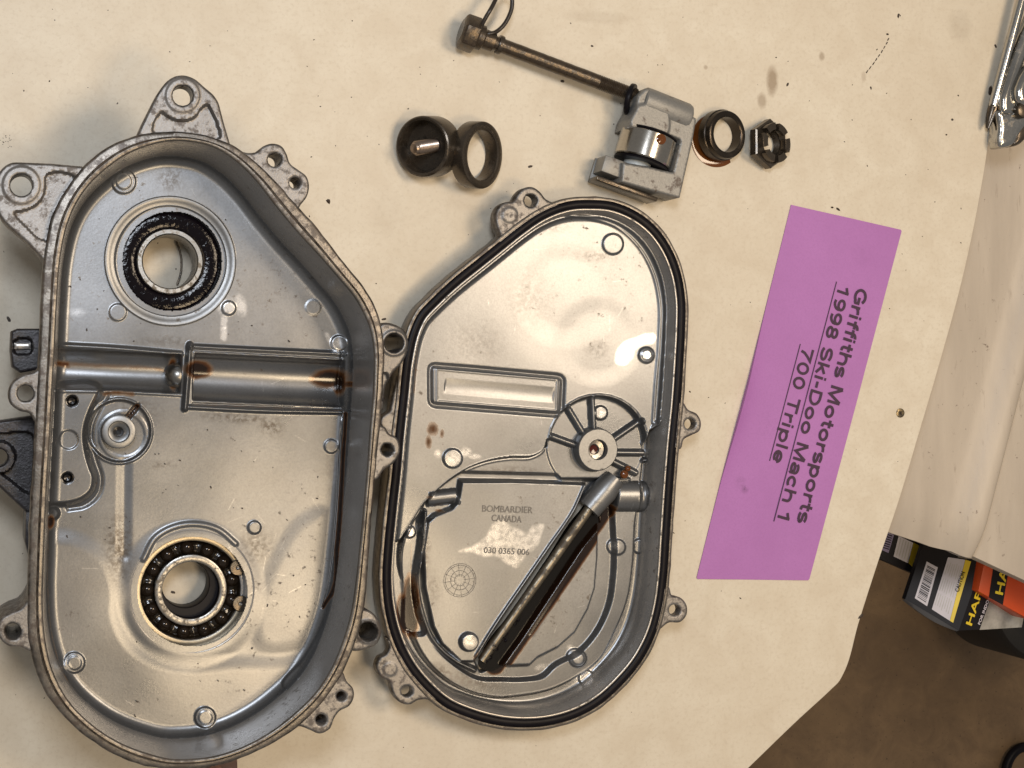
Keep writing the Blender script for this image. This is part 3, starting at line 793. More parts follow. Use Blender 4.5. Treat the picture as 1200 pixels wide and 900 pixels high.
plate('bolt_ear', [(424, 713), (437, 718), (445, 729), (447.5, 742), (442, 755), (430, 761), (413, 763), (406, 760), (416, 715)], [(431, 740, 11)], ZR-14, 50, LUG, case, 1.8, pocket([(415, 735), (416, 745), (414, 745)], 0, (431, 740), 14, .8))
plate('bolt_ear', [(400, 786), (407, 799), (414, 807), (415, 817), (410, 827), (398, 834), (392, 842), (387, 854), (375, 860), (364, 856), (354, 852), (343, 850), (372, 815), (390, 785)], [(400, 816, 5.6), (376.5, 843.5, 6.4)], ZR-1.2, 30, LUG, case, 1.0)
plate('bolt_ear', [(38, 690), (32, 702), (25, 712), (10, 719), (1, 725), (-3, 738), (1, 750), (10, 757), (25, 759), (36, 764), (46, 768), (42, 700)], [(15, 740, 9.6)], ZR-1.2, 45, LUG, case, 1.2)
plate('bolt_ear', [(50, 422), (42, 434), (27, 439), (15, 447), (9.5, 460), (12, 473), (22, 481), (35, 485), (41, 495), (48, 505), (52, 480)], [(30, 461, 9.5)], ZR-1.2, 12, LUG, case, 1.2)
plate('side_bracket', [(-40, 497), (0, 493), (42, 487), (54, 500), (52, 560), (46, 603), (30, 600), (0, 572), (-40, 540)], [(-1, 536, 10)], ZR-26, 16, DARKLUG, case, 1.5, pocket([(-30, 510), (0, 508), (36, 508), (34, 578), (2, 556), (-30, 540)], -6, (-1, 536), 19, 7))
plate('pipe_clip', [(13, 388), (20, 385), (50, 385), (52, 432), (24, 437), (14, 430), (12, 410)], [], ZR-26, 26, DARKLUG, case, 1.2, pocket([(17, 399), (37, 399), (37, 413), (17, 413)], -5), smooth_it=False)
plate('clip_window', [(17, 402), (36, 402), (36, 409), (17, 409)], [], ZR-29, 4, RIMC, case, .4, smooth_it=False)
prism('foot_tab', pw([(243, 880), (278, 880), (279, 915), (243, 915)], ZR-12), 30, ZR-12, metal('tab_rust', (.16, .09, .07), .5, .3, .5, (.04, .015, .012)), case, 1.0)
prism('side_web', pw([(30, 600), (46, 600), (46, 660), (34, 655), (29, 635)], ZR-20), 20, ZR-20, DARKLUG, case, 1.0)

#%%COVER
# ================================================================== chaincase cover (right)
ZC = 26.0; ZP = 14.0
cov = thing('chaincase_cover', 'smaller shallow cast aluminium cover with black rubber seal round its rim and spoked hub inside', 'engine cover', P(630, 540, 0))
v_out = [(478, 383), (486, 366), (505, 345), (530, 322), (555, 302), (580, 282), (605, 262), (630, 245), (650, 236), (670, 231), (692, 230), (717, 232), (742, 241), (768, 259), (788, 285), (801, 316), (807, 350), (807, 387), (805, 425), (802, 470), (797, 520), (793, 570), (789, 630), (786, 675), (781, 712), (773, 742), (757, 775), (733, 805), (705, 830), (675, 846), (642, 855), (610, 857), (580, 854), (550, 846), (520, 833), (495, 812), (473, 785), (456, 750), (447, 715), (444, 680), (446, 640), (450, 600), (455, 555), (459, 510), (464, 465), (469, 420)]
vo = Pa(*smooth(v_out, 1.0).T, ZC); vo = resample(vo, .9)
for _ in range(4): vo = (np.roll(vo, 1, 0)+2*vo+np.roll(vo, -1, 0))/4
nv = inward(vo)
jit = np.interp(np.arange(len(vo)), np.arange(0, len(vo), 6), rng.normal(0, .3, len(range(0, len(vo), 6))))
prf = [(1.5, 3), (.6, 8), (0, 14), (0, ZC-1.3), (.25, ZC-.5), (.8, ZC-.2), (2.0, ZC-.3), (2.3, ZC-.9), (2.5, ZC-2.6), (6.6, ZC-2.6), (6.8, ZC-1.0)]
rings = [r3(vo+nv*(d+(jit*.4 if 0 < i < 6 else 0))[:, None] if not np.isscalar(d+(jit*.4 if 0 < i < 6 else 0)) else vo+nv*d, z) for i, (d, z) in enumerate(prf)]
ring_grime(loft('rim', rings, RIM, cov, 45), len(vo), [1, 1, 1, .9, .5, .25, .3, .8, 1, 1, .5])
loft('inner_lip', [r3(vo+nv*d, z) for d, z in [(6.75, ZC-2), (6.8, ZC-.9), (7.1, ZC-.35), (8.0, ZC-.3), (8.35, ZC-.8), (8.5, ZC-2)]], RIMC, cov, 60)
sr = []
for k in range(12):
    a = 2*math.pi*k/12
    sr.append(r3(vo+nv*(4.5+2.45*math.copysign(abs(math.cos(a))**.7, math.cos(a))), ZC-2.0+1.9*math.sin(a)))
sr.append(sr[0]); loft('rubber_seal', sr, RUBBER, cov, 180)
loft('side_wall', [r3(vo+nv*d, z) for d, z in [(8.45, ZC-1.6), (8.8, ZC-3), (10.2, ZC-10), (11.3, 10), (12, 4), (12.2, 1)]], WALLM, cov, 60)
g = HF(452, 792, 240, 850, .9, ZP)
cxy = vo+nv*11.0
v = np.concatenate([cxy, np.full((len(cxy), 1), ZP)], 1)-_C; dep = v@_F
gpx = resample(np.stack([600+FPX*(v@_R)/dep, 450-FPX*(v@_U)/dep], 1), 3.0)
dg = -sdf(g.X, g.Y, gpx)
g.keep &= dg > -6
bound = [(470, 634), (484, 612), (497, 592), (512, 577), (530, 562), (552, 549), (575, 541), (600, 537), (628, 535), (638, 529), (643, 516)]
hubc = (701, 521); HRr = 57
arc = [(hubc[0]+HRr*math.cos(R(a)), hubc[1]-HRr*math.sin(R(a))) for a in range(172, -2, -12)]
bs = [tuple(p) for p in smooth(bound, 3, False)]
low = bs+[(hubc[0]+30*math.cos(R(a)), hubc[1]+30*math.sin(R(a))) for a in (160, 90, 20)]+[(757, 521), (763, 505), (775, 497), (800, 500), (800, 870), (430, 870), (430, 640)]
g.level(low, 3.0, 5.0, False); LM = np.zeros_like(g.Z); w_lm, m_lm = g.reg(low, 5.0, False); LM[w_lm] = m_lm                                        # low channel next the wall
terr = [(480, 700), (482, 737), (495, 767), (515, 790), (537, 805), (560, 814), (585, 818), (610, 816), (642, 810), (675, 795), (703, 774), (722, 740), (736, 705), (743, 660), (746, 610), (750, 580), (752, 520), (640, 500), (560, 520), (500, 560), (478, 610), (470, 660)]
g.level(terr, 8.8, 5.0, dz=-5, within=LM)
g.level([(477, 640), (484, 620), (500, 600), (502, 640), (493, 660), (490, 690), (494, 720), (500, 745), (485, 745), (478, 700)], 2.5, 4)
tl = [(481, 742), (495, 767), (515, 789), (537, 804), (560, 813), (585, 817), (610, 815), (642, 809), (675, 794), (703, 773), (722, 740), (736, 705), (743, 660), (746, 610), (747, 570)]
g.stroke(toplane(tl, -5, ZP), 1.5, .6, 4)
grv = [(495, 640), (488, 690), (495, 722), (513, 760), (537, 782), (560, 795), (590, 797), (615, 797), (637, 793), (650, 781), (680, 764), (700, 741), (715, 708), (720, 675), (719, 600), (716, 530), (640, 510), (560, 530), (510, 570), (492, 610)]
g.level(grv, 4.0, 4.5, dz=-5, within=LM)
g.level([(540, 530), (700, 520), (690, 558), (540, 554)], 8.0, 4, False, within=LM)
g.stroke([(499, 600), (496, 635), (490, 685), (497, 722), (514, 757), (537, 776), (558, 786)], 4, 6.5, 4.5, dzref=-4)
bom = [(541, 564), (600, 564), (688, 567), (675, 598), (645, 642), (612, 690), (575, 745), (556, 776), (540, 776), (518, 755), (508, 735), (498, 690), (496, 645), (501, 612), (510, 604), (530, 596), (537, 588)]
g.level(bom, 10.0, 4.0, False, dz=-4)
g.stroke([(543, 563), (688, 567)], 2.0, .6, 3, False)
g.stroke([(688, 569), (675, 598), (645, 642), (612, 690), (575, 745), (560, 770)], 2.6, 1.3, 3.0)
dpl = [(702, 615), (680, 642), (645, 695), (610, 748), (587, 780), (600, 781), (622, 780), (631, 771), (655, 759), (675, 741), (690, 714), (698, 690), (701, 655)]
g.level(dpl, 10.5, 5.0, False, dz=-4)
g.stroke([(702, 615), (680, 642), (645, 695), (610, 748), (587, 780)], 1.5, .5, 3)
g.stroke([(680, 660), (625, 745)], 3, .12, 6, False)
# pit for the oil pipe
g.level([(690, 580), (676, 600), (646, 646), (613, 694), (577, 748), (560, 776), (566, 788), (583, 781), (606, 747), (641, 694), (676, 641), (700, 608), (704, 590)], -1.5, 5.0, False, dz=-6)
# hub recess, spokes
hubp = [(hubc[0]+HRr*math.cos(t), hubc[1]+HRr*math.sin(t)) for t in np.linspace(0, 2*math.pi, 60, endpoint=False)]
w, mk = g.reg(hubp, 2.5, False)
sel = (g.Y[w] < 565) & (g.X[w] > 0)
mk = mk*sstep((566-g.Y[w])/6)
g.Z[w] = g.Z[w]*(1-mk)+8.5*mk
g.stroke(bs[:-2]+arc, 3.6, 1.0, 3.5, False)
g.stroke([(757, 520), (763, 506), (769, 495), (780, 488)], 4, 1.0, 4)
for (a, r0, r1) in ((97, 24, 56), (128, 24, 57), (168, 24, 56), (31, 24, 57), (-8, 24, 56), (-35, 24, 54)):
    g.stroke([(700+r0*math.cos(R(a)), 527-r0*math.sin(R(a))), (702+r1*math.cos(R(a)), 523-r1*math.sin(R(a)))], 4.5, 4.2, 3.5, False, dzref=-1, round_=True)
g.disc((707, 484), 8, 1.6, 2)
# lower right block: ribs and a half-round stub
g.stroke([(757, 540), (790, 540)], 4, 3, 3)
g.trough((722, 582), (752, 582), 18, -6.5, .5); g.trough((752, 583), (800, 583), 18, -7.0, .5)
g.stroke([(709, 612), (707, 585), (709, 570), (718, 563), (740, 562)], 2.5, 3, 2.5)
# hook at upper left
g.trough((503, 586), (541, 582), 9, -4.0, .5)
# rectangular pad
rect = [(504.2, 434), (505, 430.5), (507, 428.6), (510, 428), (560, 432), (653, 440.6), (657, 441.8), (659.4, 444), (660, 448), (658.6, 479), (657.6, 483), (655.4, 485.4), (652, 486), (600, 482), (511, 475), (507.4, 473.8), (505.2, 471.6), (504.4, 468)]
g.stroke(rect, 3.5, -1.6, 5, False, True); g.stroke([(512, 433), (653, 445), (652, 481), (512, 470)], 1.2, .4, 2, False, True)
g.trough((520, 452), (650, 463), 9, .35, 1)
g.disc((665, 345), 52, -.35, 30); g.disc((700, 400), 44, -.3, 24)
for c, r, dz in (((718, 286), 12, 1.1), ((757, 416), 9, 1.4), ((757, 416), 6, .5), ((530, 537), 11, 1.5), ((551, 753), 10.5, 4.5), ((727, 642), 9, 1.2), ((757, 642), 8.5, 1.2), ((680, 773), 10, 1.2), ((680, 773), 7, .6), ((694, 798), 9, 1.4), ((485, 625), 7, 3)):
    g.disc(c, r, dz, 2.2)
r_ = 6.0; q = np.clip(dg, 0, r_)
g.Z += (r_-np.sqrt(np.clip(r_**2-(r_-q)**2, 0, None)))*.5
# upper right: raised edge line parallel to the wall
g.stroke([(660, 252), (690, 256), (722, 266), (748, 289), (765, 320), (772, 350), (772, 400), (768, 450), (765, 495)], 2.5, .8, 3)
g.blotch('oil', (486, 712), 13, 56, 1.3, 0); g.blotch('oil', (486, 732), 16, 28, 1.5); g.blotch('oil', (480, 722), 15, 36, 1.8); g.stroke([(488, 640), (487, 700)], 1, .5, 5, arr='oil')
g.stroke([(489, 405), (485, 460)], 2, .5, 5, arr='oil')
g.blotch('oil', (507, 503), 12, 14, .62); g.blotch('oil', (502, 518), 7, 14, .6); g.blotch('oil', (518, 508), 5, 10, .5)
g.stroke(toplane([(704, 598), (668, 650), (632, 702), (578, 778)], -13, ZP), 22, 1.25, 8, False, arr='oil'); g.blotch('oil', (567, 772), 14, 12, 1.1); g.blotch('oil', (575, 758), 10, 24, .95, 35)  # near-black band along the pipe pit, drawn through the oil mask
for (x, y) in ((505, 583), (520, 600)): g.blotch('oil', (x, y), 10, 4, .6)
for c, rx, ry, k, a in (((500, 650), 10, 50, .7, 0), ((510, 690), 12, 30, .4, 0), ((560, 800), 50, 16, .6, 15), ((600, 552), 60, 8, .6, 0), ((520, 790), 26, 14, .8, 30), ((620, 350), 40, 60, .25, 0), ((560, 400), 60, 40, .25, 0), ((700, 300), 40, 12, .4, 0), ((640, 265), 40, 12, .4, 0), ((700, 410), 20, 16, .4, 0)):
    g.blotch('grime', c, rx, ry, k, a)
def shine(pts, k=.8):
    w, m = g.reg(pts, 4.5, True); g.shine[w] = np.maximum(g.shine[w], m*k)  # glare patch painted pale into the cover floor
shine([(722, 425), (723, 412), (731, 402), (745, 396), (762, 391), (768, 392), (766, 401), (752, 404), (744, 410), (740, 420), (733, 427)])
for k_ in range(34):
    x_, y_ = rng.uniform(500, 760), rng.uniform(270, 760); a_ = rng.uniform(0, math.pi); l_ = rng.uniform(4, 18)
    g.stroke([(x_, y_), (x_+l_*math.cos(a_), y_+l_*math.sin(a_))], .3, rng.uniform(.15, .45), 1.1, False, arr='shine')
g.blotch('shine', (757, 418), 10, 10, 1.1); g.blotch('shine', (530, 538), 14, 13, .8); g.blotch('shine', (546, 530), 9, 8, .7, 30); g.blotch('shine', (513, 532), 6, 7, .6); g.blotch('shine', (556, 535), 10, 4, .8)  # more glare painted as pale blotches on the bosses
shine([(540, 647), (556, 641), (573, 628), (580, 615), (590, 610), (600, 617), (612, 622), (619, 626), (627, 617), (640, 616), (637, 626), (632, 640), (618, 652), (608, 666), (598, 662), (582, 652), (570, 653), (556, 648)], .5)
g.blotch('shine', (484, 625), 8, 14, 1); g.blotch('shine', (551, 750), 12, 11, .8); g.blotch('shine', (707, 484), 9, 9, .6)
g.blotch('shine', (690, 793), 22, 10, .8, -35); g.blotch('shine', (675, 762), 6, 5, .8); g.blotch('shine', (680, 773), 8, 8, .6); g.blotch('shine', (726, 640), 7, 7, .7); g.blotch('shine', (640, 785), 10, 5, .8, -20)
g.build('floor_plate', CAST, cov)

# hub with oil hole
hc = P(701, 527, ZP+3); hb = np.array((hc[0], hc[1], ZP))
hub = lathe('hub', [(5.6, -6), (5.6, 2.2), (6.1, 2.9), (11.8, 2.9), (12.4, 2.3), (12.6, 1.5), (12.8, -5), (14.5, -6.5)], hb, CAST_PART, cov, n=64)
lathe('hub_bore', [(5.7, -1), (3.2, -1.4), (2.7, -2), (2.6, -7)], hb+np.array((-.8, 0, 0)), STEEL, hub, n=32)
lathe('oil_hole', [(2.7, -3.0), (.01, -3.2)], hb+np.array((-.8, 0, 0)), plain('oil_brown', (.06, .008, .004), .1), hub, n=24)
# pipe socket and oil pipe
s0 = P(722, 560, 12); s1 = P(690, 596, 9); s0[2] = 11; s1[2] = 9
ax = (s1-s0); Ls = np.linalg.norm(ax)
soc = lathe('pipe_socket', [(.01, 0), (6.0, .1), (8.0, Ls*.4), (7.6, Ls*.8), (7.4, Ls), (3.4, Ls+.2), (3.2, Ls-3)], s0, CAST_PART, cov, axis=ax, n=40)
p0 = P(695, 587, 8); p1 = P(563.5, 774, 6); p0[2] = 10; p1[2] = 7.5
pm = metal('oil_pipe', (.26, .225, .17), .38, .35, .38, (.03, .02, .012), metallic=.9, grain=.15)
tube('oil_pipe', [p0+(p1-p0)*t for t in np.linspace(0, 1, 14)], 2.9, pm, cov, n=24)
pit_outline = smooth([(698, 588), (708, 596), (704, 606), (678, 646), (646, 694), (611, 746), (588, 780), (575, 787), (560, 779), (564, 766), (600, 715), (640, 655), (676, 602), (690, 588)], 3)
pz = 5.2; V = [(*Pa(x, y, pz), pz) for x, y in pit_outline]; cpt = Pa(634, 685, pz)
V2 = [(cpt[0]+(v_[0]-cpt[0])*.0+0, cpt[1], pz) for v_ in V[:1]]
mesh('pit_fill', V, [tuple(range(len(V)))], plain('black_pit_fill', (.006, .0045, .003), .1, spec=.4), cov, smoothit=False)  # flat glossy near-black sheet filling the pipe pit
# black residue at the pipe's end
V = []; F = []
for i in range(60):
    t = rng.uniform(.62, .99)**.8; c = p0+(p1-p0)*t+np.array((rng.normal(1.5, 1.3), rng.normal(0, 1.2), rng.normal(0, 1)))
    vv, ff = lathe_geo([(.01, 1), (.8, .7), (1.1, 0), (.7, -.8), (.01, -1)], c, rng.normal(0, 1, 3), 7)
    b = len(V); V += [tuple(x+rng.normal(0, .25, 3)) for x in vv]; F += [tuple(k+b for k in f) for f in ff]
rs = mesh('oil_sludge', V, F, GREASE, cov, ang=180); rs['kind'] = 'stuff'
am = plain('amber_oil', (.12, .038, .008), .08, .0)
lathe('oil_drop', [(.01, 1.2), (1, 1), (2.2, .3), (2.6, -.8)], P(732, 556, 15), am, cov, n=18)
lathe('oil_drop', [(.01, 1.0), (.8, .8), (1.6, .2), (1.8, -.8)], P(736, 549, 15), am, cov, n=18)

def ringtop(hc, hr, h=.6): return lambda X, Y: h*sstep(.5-(np.hypot(X-hc[0], Y-hc[1])-hr)/2.5)
plate('bolt_ear', [(584, 284), (586, 276), (582, 265), (581, 250), (585, 242), (592, 237), (602, 235), (607, 227), (614, 220.5), (624, 219), (633, 224.5), (640, 233), (648, 237), (658, 239), (645, 250), (618, 264), (598, 280), (588, 290)], [(622, 235, 7.3)], ZC-.8, 10, LUG, cov, 1.1, ringtop((597, 252), 9, .8))
plate('bolt_ear', [(800, 471), (807, 480), (817, 485), (822, 495), (820, 505), (811, 510), (802, 515), (798, 526), (790, 526), (794, 471)], [(809, 497, 6.6)], ZC-.8, 8, LUG, cov, 1.0)
plate('bolt_ear', [(784, 688), (788, 698), (797, 700), (805, 709), (805, 721), (798, 729), (784, 730), (773, 738), (765, 740), (776, 690)], [(791, 715, 6.6)], ZC-.8, 8, LUG, cov, 1.0)
plate('bolt_ear', [(453, 748), (456, 758), (453, 766), (445, 771), (441, 780), (445, 792), (456, 799), (460, 812), (467, 822), (480, 826), (490, 821), (501, 820), (514, 829), (512, 818), (485, 790), (463, 755)], [(477, 810, 6.6)], ZC-.8, 8, LUG, cov, 1.0, ringtop((457, 784), 8, .5))
plate('bolt_ear', [(468, 432), (462, 455), (457, 480), (447, 489), (445, 496), (452, 506), (458, 515), (468, 515), (472, 440)], [], ZC-1.0, 8, LUG, cov, 1.2)

# raised casting lettering
def text_obj(s, size, m, parent, p_left, p_right, z, extr=.12, bold=0.0, name='lettering', width_fit=True, align='LEFT', flat=True, shear=0, up=None):
    """text whose baseline runs from p_left to p_right (world mm, may differ in z)"""
    cu_ = bpy.data.curves.new(name, 'FONT'); cu_.body = s; cu_.size = 10.0;  cu_.extrude = extr; cu_.resolution_u = 4; cu_.shear = shear
    tmp = bpy.data.objects.new('tmp', cu_); COL.objects.link(tmp)
    dg_ = bpy.context.evaluated_depsgraph_get(); dg_.update()
    me = bpy.data.meshes.new_from_object(tmp.evaluated_get(dg_)); bpy.data.objects.remove(tmp); bpy.data.curves.remove(cu_)
    n = len(me.vertices); co = np.empty(n*3); me.vertices.foreach_get('co', co); co = co.reshape(-1, 3)
    a = np.array(p_left, float); b = np.array(p_right, float); L_ = np.linalg.norm(b-a); d = (b-a)/L_
    wd = co[:, 0].max()-co[:, 0].min(); k = L_/wd
    nrm_ = np.array(up if up is not None else (0, 0, 1.0)); nrm_ = nrm_/np.linalg.norm(nrm_); u2 = np.cross(nrm_, d)
    x = (co[:, 0]-co[:, 0].min())*k; y = co[:, 1]*size/10.0; zz = co[:, 2]
    W = a+np.outer(x, d)+np.outer(y, u2)+np.outer(zz, nrm_)
    org = np.array(WPOS[parent.name]) if parent else a
    me.vertices.foreach_set('co', ((W-org)*MM).ravel()); me.update()
    me.materials.clear()
    if bold:
        bm = bmesh.new(); bm.from_mesh(me); src = bm.verts[:]+bm.edges[:]+bm.faces[:]
        for i, (dx_, dy_) in enumerate(((1, 0), (-1, 0), (.5, .8), (-.5, -.8))):
            r = bmesh.ops.duplicate(bm, geom=src)
            t = (d*dx_+u2*dy_)*bold+nrm_*.02*(i+1)
            bmesh.ops.translate(bm, verts=[v for v in r['geom'] if isinstance(v, bmesh.types.BMVert)], vec=Vector(t)*MM)
        bm.to_mesh(me); bm.free()
    return link(name, me, m, parent, org)
ENG = metal('engraved', (.15, .145, .14), .5, .2, .2, metallic=.7)
def topz(px, py, r=30):
    w = g.win([(px, py)], r); return float(g.Z[w].max())
zb = float(np.percentile(g.Z[g.win([(594, 606)], 22)], 90))+.12
def drape(o, zb_, lift=.10):
    org = np.array(WPOS[cov.name]); n = len(o.data.vertices); co = np.empty(n*3); o.data.vertices.foreach_get('co', co); co = co.reshape(-1, 3)
    w = co/MM+org; v = np.column_stack([w[:, :2], np.full(n, ZP)])-_C; dep = v@_F
    X = 600+FPX*(v@_R)/dep; Y = 450-FPX*(v@_U)/dep
    fx = np.clip((X-g.x[0])/.9, 0, len(g.x)-2); fy = np.clip((Y-g.y[0])/.9, 0, len(g.y)-2); i = fx.astype(int); j = fy.astype(int); a = fx-i; b = fy-j
    zz = g.Z[j, i]*(1-a)*(1-b)+g.Z[j, i+1]*a*(1-b)+g.Z[j+1, i]*(1-a)*b+g.Z[j+1, i+1]*a*b
    co[:, 2] = (w[:, 2]-zb_+zz+lift-org[2])*MM; o.data.vertices.foreach_set('co', co.ravel()); o.data.update(); return o
drape(text_obj('BOMBARDIER', 5.4, ENG, cov, P(565, 599.5, zb), P(624, 601.5, zb), 0, .16, .08), zb)
drape(text_obj('CANADA', 5.4, ENG, cov, P(576, 610.5, zb), P(611, 612.5, zb), 0, .16, .08), zb)
zb = float(np.percentile(g.Z[g.win([(594, 649)], 20)], 90))+.12
drape(text_obj('030 0365 006', 5.0, ENG, cov, P(567, 648, zb), P(620, 650.5, zb), 0, .16, .08), zb)
mb = MB(); zb = float(np.percentile(g.Z[g.win([(539, 680)], 18)], 90))+.05; dc = P(539, 680, zb)
for r in (3.2, 5.6, 8.6, 9.6):
    vv, ff = lathe_geo(ringprof(r-.16, r+.16, -.3, .12, .05), dc, n=40, closed=True); mb.add(vv, ff)
for k in range(12):
    a = math.pi*k/6+.1; d = np.array((math.cos(a), math.sin(a), 0)); e2 = np.array((-d[1], d[0], 0))*.13
    mb.add([dc+d*r+e2*s+np.array((0, 0, h)) for h in (-.3, .1) for r, s in ((2.2, -1), (9.4, -1), (9.4, 1), (2.2, 1))], [(0, 1, 2, 3), (7, 6, 5, 4), (0, 4, 5, 1), (1, 5, 6, 2), (2, 6, 7, 3), (3, 7, 4, 0)])
drape(mb.build('date_wheel', ENG, cov, ang=20), zb, .05)

#%%SMALL
# ================================================================== purple card
def _arc(cx, cy, rx, ry, a0, a1, n=14): return [(cx+rx*math.cos(R(a0+(a1-a0)*i/n)), cy+ry*math.sin(R(a0+(a1-a0)*i/n))) for i in range(n+1)]
def _ell(cx, cy, rx, ry): return _arc(cx, cy, rx, ry, 0, 360, 28)
GL = {
 'G': (.80, [_arc(.39, .5, .305, .415, 38, 318, 22), [(.43, .46), (.70, .46), (.70, .14)], [(.70, .2), (.60, .155)]]),
 'r': (.42, [[(.1, 0), (.1, .72)], _arc(.38, .40, .27, .235, 175, 85, 8)]),
 'i': (.27, [[(.11, 0), (.11, .72)], [(.11, .84), (.11, 1.0)]]),
 'f': (.40, [[(.2, 0), (.2, .70)]+_arc(.40, .72, .20, .20, 180, 92, 7), [(.02, .64), (.38, .64)]]),
 't': (.41, [[(.2, .95), (.2, .22)]+_arc(.36, .22, .16, .145, 180, 275, 7), [(.02, .64), (.37, .64)]]),
 'h': (.64, [[(.1, 0), (.1, 1)], _arc(.33, .40, .22, .245, 180, 0, 12)+[(.55, 0)]]),
 's': (.58, [_arc(.28, .502, .195, .142, 25, 265, 14)+_arc(.28, .218, .21, .142, 88, -155, 14)]),
 'S': (.70, [_arc(.335, .703, .245, .21, 22, 262, 16)+_arc(.335, .295, .26, .21, 85, -158, 16)]),
 'M': (.90, [[(.1, 0), (.1, 1)], [(.12, 1.0), (.43, .06), (.74, 1.0)], [(.76, 1), (.76, 0)]]),
 'o': (.66, [_ell(.31, .36, .225, .28)]), 'p': (.66, [[(.1, -.27), (.1, .72)], _ell(.33, .36, .215, .28)]),
 'k': (.60, [[(.1, 0), (.1, 1)], [(.50, .72), (.12, .30)], [(.22, .40), (.53, 0)]]), '-': (.38, [[(.03, .36), (.31, .36)]]),
 'D': (.77, [[(.1, 0), (.1, 1)], [(.1, .915), (.32, .915)]+_arc(.32, .5, .33, .415, 90, -90, 16)+[(.1, .085)]]),
 'a': (.60, [_arc(.29, .44, .20, .205, 160, 0, 10)+[(.49, .05), (.53, 0)], _ell(.275, .215, .195, .145)]),
 'c': (.60, [_arc(.31, .36, .225, .28, 42, 318, 18)]), 'e': (.62, [[(.09, .345), (.52, .345)], _arc(.31, .36, .225, .28, 0, 322, 20)]),
 'l': (.27, [[(.11, 0), (.11, 1)]]), '1': (.60, [[(.34, 0), (.34, 1)], [(.36, .92), (.09, .72)]]),
 '9': (.64, [_ell(.30, .67, .21, .245), _arc(.25, .5, .27, .415, 12, -115, 14)]), '8': (.64, [_ell(.30, .71, .185, .205), _ell(.30, .285, .215, .205)]),
 '7': (.64, [[(.04, .915), (.56, .915), (.40, .62), (.27, .3), (.23, 0)]]), '0': (.64, [_ell(.30, .5, .21, .415)]),
 'T': (.68, [[(.01, .915), (.65, .915)], [(.33, 0), (.33, .95)]]), ' ': (.32, [])}
def printed(s, pa, pb, cap, m, parent, sw=.205):
    a = np.array(pa, float); b = np.array(pb, float); d = (b-a)/np.linalg.norm(b-a); u2 = np.array((-d[1], d[0], 0))
    adv = sum(GL[c][0] for c in s)-.1; kx = np.linalg.norm(b-a)/adv
    V = []; F = []; x0 = 0; lift = 0
    for c in s:
        for st in GL[c][1]:
            st = [st[0]]+[p_ for o_, p_ in zip(st, st[1:]) if abs(o_[0]-p_[0])+abs(o_[1]-p_[1]) > 1e-4]
            q = np.array([((x0+x)*kx, y*cap) for x, y in st]); closed = np.hypot(*(q[0]-q[-1])) < 1e-6
            n = len(q); t = np.zeros_like(q)
            for i in range(n):
                e1 = q[i]-q[i-1] if i > 0 else (q[-1]-q[-2] if closed else q[1]-q[0]); e2 = q[i+1]-q[i] if i < n-1 else (q[1]-q[0] if closed else q[-1]-q[-2])
                e1 = e1/np.hypot(*e1); e2 = e2/np.hypot(*e2); nn = np.array((-e1[1]-e2[1], e1[0]+e2[0])); nn /= np.hypot(*nn); t[i] = nn/max(.45, nn@np.array((-e1[1], e1[0])))
            base_ = len(V); w_ = sw*cap/2; lift += 1
            for i in range(n):
                for sg in (1, -1):
                    p = q[i]+t[i]*w_*sg; V.append(a+d*p[0]+u2*p[1]+np.array((0, 0, .004*(lift % 9))))
            for i in range(n-1): F.append((base_+2*i, base_+2*i+1, base_+2*i+3, base_+2*i+2))
        x0 += GL[c][0]
    o = mesh('printed_text', V, F, m, parent, smoothit=False, fix=True); o['kind'] = 'stuff'; return o

card = thing('paper_sign', 'purple hand-cut paper strip with black printed lettering reading down its right side', 'paper sign', P(935, 460, 0))
cp = [(927, 240), (1057, 269.5), (1003, 474), (948, 680), (816, 678.5), (845, 562), (876, 447)]
q = []
for i in range(len(cp)):
    a = np.array(cp[i], float); b = np.array(cp[(i+1) % len(cp)], float)
    k = 12
    q += [tuple(a+(b-a)*t/k) for t in range(k)]
def cardz(X, Y): return .9*sstep((880+(447-Y)*.25-X)/60.0)*0+1.4*np.exp(-((X-(990-.27*(Y-240)-62))/16.0)**2)*np.exp(-((Y-430)/130.0)**2)*0
def curl(X, Y):
    # distance from the left edge
    xe = np.interp(Y, [240, 447, 562, 679], [927, 876, 845, 816]); d = X-xe
    return 3.0*np.exp(-np.clip(d, 0, 200)/10)*np.exp(-((Y-470)/75.0)**2)+.25*np.sin(X*.03+Y*.012)**2
plate('card', q, [], .45, .3, PAPER, card, 0, curl, grid=4, step=3, smooth_it=False)
zt = 1.0
for s, a, b, cap in (('Griffiths Motorsports', (1004, 336), (934, 610), 8.6), ('1998 Ski-Doo Mach 1', (983.5, 332), (910.5, 609), 8.2), ('700 Triple', (941, 405), (905, 539), 8.2)):
    printed(s, P(a[0], a[1], zt), P(b[0], b[1], zt), cap, INK, card)
for a, b in (((983.5, 330), (910, 611)), ((941, 403), (905, 540))):
    a = P(a[0]-3, a[1], zt); b = P(b[0]-3, b[1], zt); d = (b-a)/np.linalg.norm(b-a); s_ = np.array((-d[1], d[0], 0))*.32
    mesh('underline', [a-s_, b-s_, b+s_, a+s_], [(0, 1, 2, 3)], INK, card, smoothit=False)

